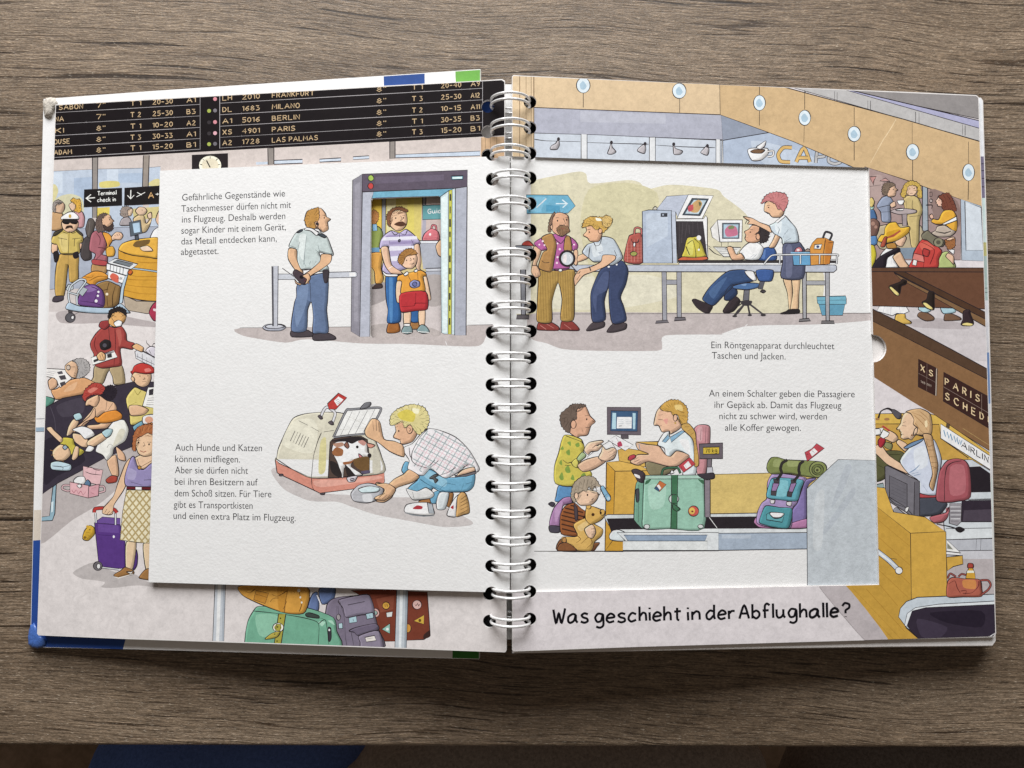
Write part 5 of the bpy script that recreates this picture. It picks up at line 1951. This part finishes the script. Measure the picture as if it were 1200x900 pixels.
RING_Y = [120, 150, 180, 209, 239, 270, 299, 330, 360, 388.5, 419.5, 450, 478.5, 509, 539, 569.5, 601, 632, 662.5, 694, 726]
HOLES_L = [(571.5 + i * 0.1, y + (4.5 if i < 2 else 2)) for i, y in enumerate(RING_Y)]
HOLES_LF = [(577.0 - i * 0.06, y + 1) for i, y in enumerate(RING_Y)]
HOLES_R = [(621.6 - abs(i - 9) * 0.06, y - 0.5) for i, y in enumerate(RING_Y)]
HR = 7.6
def inside_poly(p, poly):
    c = False
    for i in range(len(poly)):
        a, b = poly[i - 1], poly[i]
        if (a[1] > p[1]) != (b[1] > p[1]) and p[0] < (b[0] - a[0]) * (p[1] - a[1]) / (b[1] - a[1]) + a[0]: c = not c
    return c
def notch(poly, c, r):
    """bite a punched hole out of an outline where the hole crosses one of its edges"""
    out = []
    for i in range(len(poly)):
        a, b = poly[i], poly[(i + 1) % len(poly)]
        out.append(a)
        dx, dy, fx, fy = b[0] - a[0], b[1] - a[1], a[0] - c[0], a[1] - c[1]
        A, B, C2 = dx * dx + dy * dy, 2 * (fx * dx + fy * dy), fx * fx + fy * fy - r * r
        D = B * B - 4 * A * C2
        if D <= 0: continue
        t1, t2 = (-B - math.sqrt(D)) / (2 * A), (-B + math.sqrt(D)) / (2 * A)
        if not (0 < t1 and t2 < 1): continue
        a1 = math.atan2(a[1] + dy * t1 - c[1], a[0] + dx * t1 - c[0])
        a2 = math.atan2(a[1] + dy * t2 - c[1], a[0] + dx * t2 - c[0])
        for sgn in (1, -1):
            d = (a2 - a1) * sgn % (2 * math.pi)
            m = a1 + sgn * d / 2
            if inside_poly((c[0] + r * math.cos(m), c[1] + r * math.sin(m)), poly):
                out += [(c[0] + r * math.cos(a1 + sgn * d * k / 10), c[1] + r * math.sin(a1 + sgn * d * k / 10)) for k in range(11)]
                break
    return out
def slab(name, outline, holes, plane, off, th, mat, parent, label=None, hr=HR):
    loops, cuts = [list(outline)], []
    for h in holes:
        cp = circle(h[0], h[1], hr, 20)
        ins = [inside_poly(p, outline) for p in circle(h[0], h[1], hr + 0.6, 20)]
        if all(ins): loops.append(cp); cuts.append(cp)
        elif any(ins): loops[0] = notch(loops[0], h, hr); cuts.append(cp)
    return loops, cuts
def solid(name, loops, plane, off, th, mat, parent, label=None):
    tri, vs = tess(loops)
    n = len(vs)
    top = [plane.at(x, y, off) for x, y in vs]
    v = top + [p - plane.n * th for p in top]
    f = []
    for t in tri:
        a, b, c = t
        nn = (top[b] - top[a]).cross(top[c] - top[a])
        t = (a, b, c) if nn.dot(plane.n) > 0 else (a, c, b)
        f.append(t); f.append(tuple(n + i for i in reversed(t)))
    i0 = 0
    for l in loops:
        m = len(l)
        for i in range(m):
            a, b = i0 + i, i0 + (i + 1) % m
            f.append((a, b, n + b, n + a))
        i0 += m
    return link(name, v, f, mat, parent, label)

# left half: cover board, page with its print, loose flap on top
cover_out = [(51, 116), (180, 106.5), (300, 98.5), (430, 90), (563, 81), (563, 100), (588, 100), (588, 758), (562, 758), (561.5, 772.5), (430, 769), (300, 765), (160, 761), (44, 758.5), (35.5, 752)]
cl, cc = slab('cover', cover_out, [], PL, -0.0050, 0.0026, M_COVER, book)
cover = solid('cover', cl, PL, -0.0050, 0.0026, paper_mat('cover_white', attr=False, color=(0.83, 0.825, 0.82, 1), mottle=0.03, bump=0.03, rough=0.28, spec=0.5), book, 'white hard cover with blue and green marks')
pc = Print(PL, -0.0050, [(51.5, 116.6), (562.6, 81.8), (561.3, 772), (44, 758), (36, 751.6)], [], M_COVER)
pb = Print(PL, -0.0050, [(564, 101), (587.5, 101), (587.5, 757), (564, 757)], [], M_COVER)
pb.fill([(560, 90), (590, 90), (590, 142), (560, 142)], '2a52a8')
pb.fill([(560, 168), (590, 168), (590, 770), (560, 770)], '1a1a1e')  # near-black paint stands in for the shade inside the punched holes
pb.emit('cover_print_hole_shade', cover, 'blue cover print and painted dark shade seen through the punched holes')
run_art(pc, """
= cover_mark | blue band on the top edge of the cover
@ 0 0 1
p 1f4690 449.5,84 497.5,82 498,106 450,108
= cover_mark | green band on the top edge of the cover
p 63a83c 533.5,78 566,76 566,98 534,100
= cover_mark | tan band on the outer edge of the cover
p d3c7b8 34,598 60,597 60,634 30,635
= cover_mark | blue band round the lower corner of the cover
p 22489a 30,634 60,632 60,742 148,746 141,772 28,772
= cover_mark | green band on the bottom edge of the cover
p 2f7a28 531,740 566,740 566,776 530,776
= cover_mark | pale blue stripe on the outer edge of the cover
p 8fa9be 40,501 60,500.5 60,505 40,505.5
K 5a6470 0.9 40,506 60,505.5
= cover_mark | thin grey line on the outer edge of the cover
K 5a6470 0.9 40,491 60,490.5
""", cover)
def lump(name, plane, off, pts, hgt, mat, parent, label):
    """small crushed board corner standing proud"""
    cx = sum(p[0] for p in pts) / len(pts); cy = sum(p[1] for p in pts) / len(pts)
    pts = smooth(pts, True, 4)
    v, f = [], []
    n = len(pts)
    for k, (s, h) in enumerate(((1, -0.0008), (1.0, 0.3), (0.85, 0.75), (0.5, 1.0))):
        for i, (x, y) in enumerate(pts):
            j = 1 + (0.06 * math.sin(i * 2.3 + k) if k else 0)
            hh = h if k == 0 else h * hgt * j
            v.append(plane.at(cx + (x - cx) * s * j, cy + (y - cy) * s * j, off + hh))
    v.append(plane.at(cx, cy, off + hgt))
    for k in range(3):
        for i in range(n):
            i2 = (i + 1) % n
            f.append((k * n + i, k * n + i2, (k + 1) * n + i2, (k + 1) * n + i))
    for i in range(n): f.append((3 * n + i, 3 * n + (i + 1) % n, 4 * n))
    o = link(name, v, f, mat, parent, label)
    for p in o.data.polygons: p.use_smooth = True
lump('cover_corner', PL, -0.0050, [(50.5, 119), (56, 114.5), (64, 115), (67, 121), (63, 128), (60, 136), (53, 137), (51, 128)], 0.0022,
     paper_mat('worn_board', attr=False, color=(0.62, 0.57, 0.50, 1), mottle=0.3, bump=0.6, rough=0.8), cover, 'crushed bare cardboard corner')
lump('cover_corner', PL, -0.0050, [(36, 733), (41, 731), (46, 742), (54, 752), (50, 758), (42, 759.5), (34, 756), (33, 745)], 0.0016,
     paper_mat('worn_blue', attr=False, color=(0.07, 0.17, 0.52, 1), mottle=0.2, bump=0.4, rough=0.35, spec=0.6), cover, 'bumped blue cover corner')

lp = [(65, 122.5), (180, 115.5), (300, 109), (430, 101.5), (563, 94.5), (588, 92.6), (591.6, 94.5), (593.6, 762), (592, 764.5), (450, 759.5), (300, 754), (150, 749), (45, 744.5), (43.5, 742.5)]
ll, lc = slab('page', lp, HOLES_L, PL, 0, 0.0013, M_PAPER, book)
ul, uc = slab('page', [(67, 124.5), (587, 95.5), (590.5, 98), (592.6, 759), (590, 762), (47, 741.5)], HOLES_L, PL, 0, 0.0026, M_PAPER, book, hr=8.4)
solid('page', ul, PL, -0.0019, 0.0026, M_PAPER, book)
page_l = solid('page', ll, PL, 0.0, 0.0013, M_PAPER, book, 'page printed with a departures board and waiting passengers')
inset = lambda poly, d: [(x + (d if x < sum(p[0] for p in poly) / len(poly) else -d), y + (d if y < 430 else -d)) for x, y in poly]
pl = Print(PL, 0.0, [(65.6, 123.4), (588, 93.9), (591, 96), (592.8, 762), (591, 763.4), (45, 743.6), (44.2, 742)], lc, M_ART)

def departures(pr, parent):
    pr.fill([(55, 100), (600, 80), (600, 158), (592, 158.5), (563, 160.3), (420, 168), (300, 174.3), (180, 181), (55, 188)], '1d181a')
    yy = lambda i, x: [125.5, 139, 152.5, 165.5, 178][i] - 0.057 * (x - 80)
    for i in range(5):
        pr.stroke([(x, yy(i, x) + 5.6) for x in (58, 150, 234)], 0.6, 'b5b0b2')
        pr.stroke([(x, yy(i, x) + 5.6) for x in (258, 400, 566)], 0.6, 'b5b0b2')
    for x in (234.5, 257.5, 565.5):
        pr.stroke([(x, yy(0, x) - 12), (x, yy(4, x) + 6)], 0.9, 'b9b4b6')
    for x in (101, 150, 177, 204, 283, 319, 441, 447, 482, 497, 541, 551):
        for i in range(5): pr.stroke([(x, yy(i, x) + 4.2), (x, yy(i, x) + 6.4)], 0.5, '8d888a')
    def put(i, x0, x1, t, col='c9ab80', h=5.4):
        lettering(pr, t, x0, yy(i, x0) + 2.5, x1, yy(i, x1) + 2.5, h, 0.95, col)
    for i, (a, b, t, c, d) in enumerate([('SABON', '7"', 'T 1', '20-30', 'A1'), ('NA', '7"', 'T 2', '25-30', 'B3'), ('KI', '8"', 'T 1', '10-20', 'A2'), ('OUSE', '8"', 'T 3', '30-33', 'A1'), ('ADAM', '8"', 'T 1', '15-20', 'B1')]):
        w = {'SABON': (69, 97), 'NA': (65, 74.5), 'KI': (65, 74.5), 'OUSE': (63.5, 81.5), 'ADAM': (63.5, 84)}[a]
        put(i, *w, a); put(i, 113, 123, b); put(i, 153, 165, t); put(i, 179, 202, c); put(i, 219, 229, d)
    for i, (a, b, c, d, e, g, h) in enumerate([('LH', '2010', 'FRANKFURT', '8"', 'T 1', '20-40', 'A9'), ('DL', '1683', 'MILANO', '8"', 'T 3', '25-30', 'A12'), ('A1', '5016', 'BERLIN', '8"', 'T 2', '10-15', 'A11'),
                                              ('XS', '4901', 'PARIS', '8"', 'T 1', '30-35', 'B3'), ('A2', '1728', 'LAS PALMAS', '8"', 'T 3', '15-20', 'B1')]):
        put(i, 261, 271.5, a); put(i, 284, 304, b)
        put(i, 319, 319 + 5.6 * len(c) * (0.98 if i == 0 else 0.95), c)
        put(i, 441.5, 452, d); put(i, 483, 495, e); put(i, 517, 540, g); put(i, 552, 562, h)
    for i, (l, r_) in enumerate([(None, 'd98a94'), ('9fae48', '77737a'), ('3a3538', 'd98a94'), ('3a3538', 'd8a0aa'), ('9fae48', '6b676d')]):
        for x, c in ((245, l), (252, r_)):
            if c: pr.fill(circle(x, yy(i, x) + 0.3, 2.3, 12), c)
    pr.emit('departure_board_drawing', parent, 'black departures board with flight lines')
src = ART_LEFT.strip()
cutp = src.index('= waiting_couple_drawing')
run_art(pl, src[:cutp], page_l)
departures(pl, page_l)
run_art(pl, src[cutp:], page_l)

FO = 0.0030
fl = [(187.5, 200), (300, 195), (440, 189.3), (540, 184.8), (597.3, 182.6), (597.3, 694.6), (540, 693), (450, 690.5), (300, 686), (174, 682.3)]
win = [(434.6, 236), (436.5, 233), (439, 232.6), (513, 229.6), (515.5, 230.4), (516.4, 233), (517, 390), (516, 393), (513.5, 394.2), (437, 395.8), (434.6, 395), (433.8, 392.5)]
kl, kc = slab('page_flap', fl, HOLES_LF, PL, FO, 0.0012, M_FLAP, book)
flap_l = solid('page_flap', kl + [win], PL, FO, 0.0012, M_FLAP, book, 'white flap with a cut out doorway and a pet carrier')
pf = Print(PL, FO, [(187.8, 200.2), (597.2, 182.8), (597.2, 694.2), (174.4, 682)], kc + [win], M_FLAPART)
run_art(pf, ART_LFLAP, flap_l)

def typeset(pr, lines, parent, cap, label):
    for text, x0, y0, x1, y1 in lines:
        cu = bpy.data.curves.new('type', 'FONT')
        cu.body, cu.size, cu.offset = text, 1.0, -0.002
        ob = bpy.data.objects.new('type', cu)
        scene.collection.objects.link(ob)
        me = ob.to_mesh()
        xs = [q.co.x for q in me.vertices]
        a, b = min(xs), max(xs)
        me.calc_loop_triangles()
        sy = cap / 0.72
        def mp(q):
            u = (q.x - a) / (b - a)
            return (x0 + (x1 - x0) * u, y0 + (y1 - y0) * u - q.y * sy)
        pr.tris([[mp(me.vertices[i].co) for i in t.vertices] for t in me.loop_triangles], '39393c')
        ob.to_mesh_clear()
        bpy.data.objects.remove(ob); bpy.data.curves.remove(cu)
    pr.emit('printed_text', parent, label)
typeset(pf, [("Gefährliche Gegenstände wie", 213.5, 235.2, 334, 230.2), ("Taschenmesser dürfen nicht mit", 212.5, 248.4, 341, 243.6), ("ins Flugzeug. Deshalb werden", 213.2, 261, 334.3, 256.6),
             ("sogar Kinder mit einem Gerät,", 212.5, 274, 335, 269.6), ("das Metall entdecken kann,", 212.5, 286.6, 324.3, 283), ("abgetastet.", 212, 298.9, 256, 297.6)], flap_l, 8.2, 'text about dangerous objects')
typeset(pf, [("Auch Hunde und Katzen", 205.3, 528, 307, 528.8), ("können mitfliegen.", 205.2, 541.5, 281.3, 542), ("Aber sie dürfen nicht", 205, 554.6, 290.6, 555.4), ("bei ihren Besitzern auf", 204.7, 568, 302, 569),
             ("dem Schoß sitzen. Für Tiere", 204.5, 581.6, 318, 582.8), ("gibt es Transportkisten", 203.6, 595, 296, 596.4), ("und einen extra Platz im Flugzeug.", 203.3, 608, 346.5, 610.8)], flap_l, 8.4, 'text about dogs and cats')

# right half: frame page, recessed flap, pages below
rp = [(600, 89.5), (601.5, 88), (627, 89.3), (750, 95), (860, 100), (1060, 107.5), (1144, 111.4), (1147, 114), (1156, 400), (1167.3, 742), (1164.5, 746.6), (1040, 749.6), (900, 753.6), (750, 758), (602, 763.4), (600.2, 761.5),
      (600.2, 694.2), (860, 688.8), (1030.2, 685.2)]
rp += [(1024.6, 424.5)] + [(1023 + 15.6 * math.cos(a), 408.5 + 16 * math.sin(a)) for a in [math.pi / 2 - 0.1 - k * (math.pi - 0.2) / 12 for k in range(13)]] + [(1022, 391.5)]
rp += [(1020.2, 290), (1018.2, 196.2), (860, 191), (750, 187.4), (600, 183)]
rl, rc = slab('page', rp, HOLES_R, PR, 0, 0.0013, M_PAPER, book)
page_r = solid('page', rl, PR, 0.0, 0.0013, M_PAPER, book, 'frame shaped page printed with a cafe and check in desks')
gap_out = [(560, 181.9), (1018.4, 196.4), (1030.4, 685.4), (560, 695.2)]
notch_out = [(1015, 392.8)] + [(1023 + 15.8 * math.cos(a), 408.5 + 16.2 * math.sin(a)) for a in [-math.pi / 2 + k * math.pi / 12 for k in range(13)]] + [(1015, 424.4)]
pr_ = Print(PR, 0.0, [(600.6, 90), (602, 89), (1143.6, 112.4), (1146.3, 114.6), (1166.4, 741.5), (1164, 745.6), (602.5, 762.4), (600.9, 761)], rc + [gap_out, notch_out], M_ART)
run_art(pr_, ART_RIGHT, page_r)
lettering(pr_, 'Was', 648.5, 730.6, 689, 729.4, 16.5, 2.8, '17151a', rounded=True)
lettering(pr_, 'geschieht', 697.5, 729.6, 798, 726.4, 16, 2.75, '17151a', rounded=True)
lettering(pr_, 'in', 806, 727, 820, 726.4, 16, 2.75, '17151a', rounded=True)
lettering(pr_, 'der', 828, 726.2, 861, 725, 16, 2.75, '17151a', rounded=True)
lettering(pr_, 'Abflughalle', 866.5, 725.2, 982, 722.8, 16, 2.75, '17151a', rounded=True)
lettering(pr_, '?', 987, 723.2, 995, 723, 16, 2.75, '17151a', rounded=True)
pr_.emit('printed_title', page_r, 'hand lettered question printed in black')

rf = [(598.8, 183.9), (627, 184.8), (750, 188.2), (860, 191.8), (1017.6, 197), (1019.6, 290), (1021.4, 391), (1023.4, 426), (1029.4, 684.4), (860, 688), (750, 690.4), (598.8, 693.6)]
gl, gc = slab('page_flap', rf, HOLES_R, PR, -0.0011, 0.0007, M_FLAP, book)
flap_r = solid('page_flap', gl, PR, -0.0011, 0.0007, M_FLAP, book, 'white flap with an x-ray counter and a check in desk')
pg = Print(PR, -0.0011, [(598.9, 184.2), (1017.4, 197.2), (1029.3, 684.1), (598.9, 693.4)], gc, M_FLAPART)
run_art(pg, ART_RFLAP, flap_r)
typeset(pg, [("Ein Röntgenapparat durchleuchtet", 833.6, 408, 977.8, 409.2), ("Taschen und Jacken.", 834.2, 420.2, 920.6, 421.4)], flap_r, 8.2, 'text about the x-ray machine')
typeset(pg, [("An einem Schalter geben die Passagiere", 830.8, 464.6, 1001.6, 465.6), ("ihr Gepäck ab. Damit das Flugzeug", 837.2, 478, 986, 478.8), ("nicht zu schwer wird, werden", 843, 491.2, 969, 491.6), ("alle Koffer gewogen.", 849.6, 504.8, 938.6, 505)], flap_r, 8.2, 'text about weighing suitcases')

for i in range(5):
    j = [(0, 0), (-1.0, 1.0), (0.6, -1.2), (-1.4, 0.6), (-0.4, -0.4)][i]
    low = [(600.5, 91), (860, 102), (1060, 110), (1149 + j[0], 114.5), (1151.5 + j[0], 118), (1157 + j[0], 300), (1162 + j[0], 500), (1166 + j[0] * 0.3, 690), (1166.2 + j[0], 752 + j[1]), (1163 + j[0], 756.4 + j[1]), (1040, 757.6 + j[1]), (900, 759.5 + j[1]), (750, 762.5 + j[1] * 0.6), (600.5, 765.5)]
    wl, wc = slab('page', low, HOLES_R if i < 4 else [], PR, 0, 0.0015, M_PAPER, book, hr=8.2)
    off = -0.0020 - i * 0.0017
    pg_ = solid('page', wl, PR, off, 0.0015, M_PAPER, book, None if i else 'page lying under the frame page, its printed edge showing')
    if i == 4:
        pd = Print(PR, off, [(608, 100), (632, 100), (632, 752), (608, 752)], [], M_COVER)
        pd.fill([(600, 90), (640, 90), (640, 760), (600, 760)], '1a1a1e')  # hole darkness painted on the lowest page, not a printed strip
        pd.emit('page_hole_shade', pg_, 'painted dark shade seen through the punched holes')
    if i == 0:
        pe = Print(PR, off, [(p[0] - (0.6 if p[0] > 800 else -0.6), p[1]) for p in low], wc, M_ART)
        run_art(pe, """
= edge_drawing | coloured picture edge of the page below
@ 0 0 1
p e2e4e8 1120,100 1165,100 1165,184 1120,184
p 77708a 1120,184 1165,183 1165,232 1120,232
K 3a3440 1.2 1140,192 1165,192 | 1140,200 1165,200 | 1140,209 1165,209 | 1140,219 1165,219
p c6dad8 1120,232 1170,232 1170,284 1120,284
p b5b070 1120,284 1170,284 1170,300 1120,300
p a3b8b4 1120,300 1170,300 1170,352 1120,352
K 4a4a50 1 1150,338 1165,337 | 1150,343 1165,342
p d0d0d6 1120,352 1170,352 1170,413 1120,413
p 6f8cbc 1120,413 1172,413 1172,473 1120,473
p d3d5da 1120,473 1174,473 1174,560 1120,560
p c6d6d2 1120,560 1176,560 1176,700 1120,700
p e4e2e0 1120,700 1176,700 1176,770 1120,770
""", pg_)

# spine of the cover, low under the rings
def spine_strip():
    v, f = [], []
    ys = [on_z(597, 98, ZS - 0.011).y, on_z(597, 750, ZS - 0.011).y]
    xc = on_z(597, 430, ZS - 0.011).x
    prof = [(-0.0054, -0.0050), (-0.0030, -0.0056), (-0.0010, -0.0058), (0.0010, -0.0058), (0.0030, -0.0056), (0.0054, -0.0050)]
    prof = prof + [(x, z - 0.0018) for x, z in reversed(prof)]
    n = len(prof)
    for y in ys:
        v += [(xc + x, y, ZS - 0.006 + z) for x, z in prof]
    for i in range(n): f.append((i, n + i, n + (i + 1) % n, (i + 1) % n))
    f += [tuple(range(n)), tuple(range(2 * n - 1, n - 1, -1))]
    o = link('cover_spine', v, f, paper_mat('spine_white', attr=False, color=(0.8, 0.8, 0.79, 1), mottle=0.03, rough=0.3), book)
spine_strip()

# wire rings: each a pair of loops joined below the pages
def tube(path, r, closed, v, f, m=8):
    n, i0 = len(path), len(v)
    for i in range(n):
        t = (path[(i + 1) % n] - path[i - 1]) if closed or 0 < i < n - 1 else (path[min(i + 1, n - 1)] - path[max(i - 1, 0)])
        t.normalize()
        u = t.cross(Vector((0, 1, 0.02))).normalized(); w = t.cross(u)
        for k in range(m):
            a = 2 * math.pi * k / m
            v.append(path[i] + (u * math.cos(a) + w * math.sin(a)) * r)
    for i in range(n if closed else n - 1):
        for k in range(m):
            a, b = i * m, ((i + 1) % n) * m
            k2 = (k + 1) % m
            f.append((i0 + a + k, i0 + a + k2, i0 + b + k2, i0 + b + k))
def ring(y):
    y += rng.uniform(-0.5, 0.5)
    gap, lean = 0.00138 + rng.uniform(-0.0001, 0.0001), rng.uniform(-0.0003, 0.0003)
    cl = on_z(577.5 if 180 < y < 700 else 576, y, ZS); cr = on_z(620, y, ZS)
    c = (cl + cr) / 2
    R = (cr.x - cl.x) / 2 * 1.03
    v, f = [], []
    for s in (-1, 1):
        path = []
        for i in range(56):
            a = -math.radians(100) + math.radians(380) * i / 55
            path.append(Vector((c.x + R * math.cos(a), c.y + s * (gap + 0.00016 * math.sin(a)) + lean * math.cos(a), ZS - 0.0012 + R * 0.95 * math.sin(a))))
        tube(path, 0.00066, False, v, f)
    a = math.radians(279)
    e = Vector((c.x + R * math.cos(a), c.y, ZS - 0.0012 + R * 0.95 * math.sin(a)))
    tube([e + Vector((0.0005 * math.sin(t), gap * math.cos(t), 0)) for t in [math.pi * k / 8 for k in range(9)]], 0.00066, False, v, f)
    o = link('wire_ring', v, f, M_WIRE, book)
    for p in o.data.polygons: p.use_smooth = True
for y in RING_Y: ring(y)
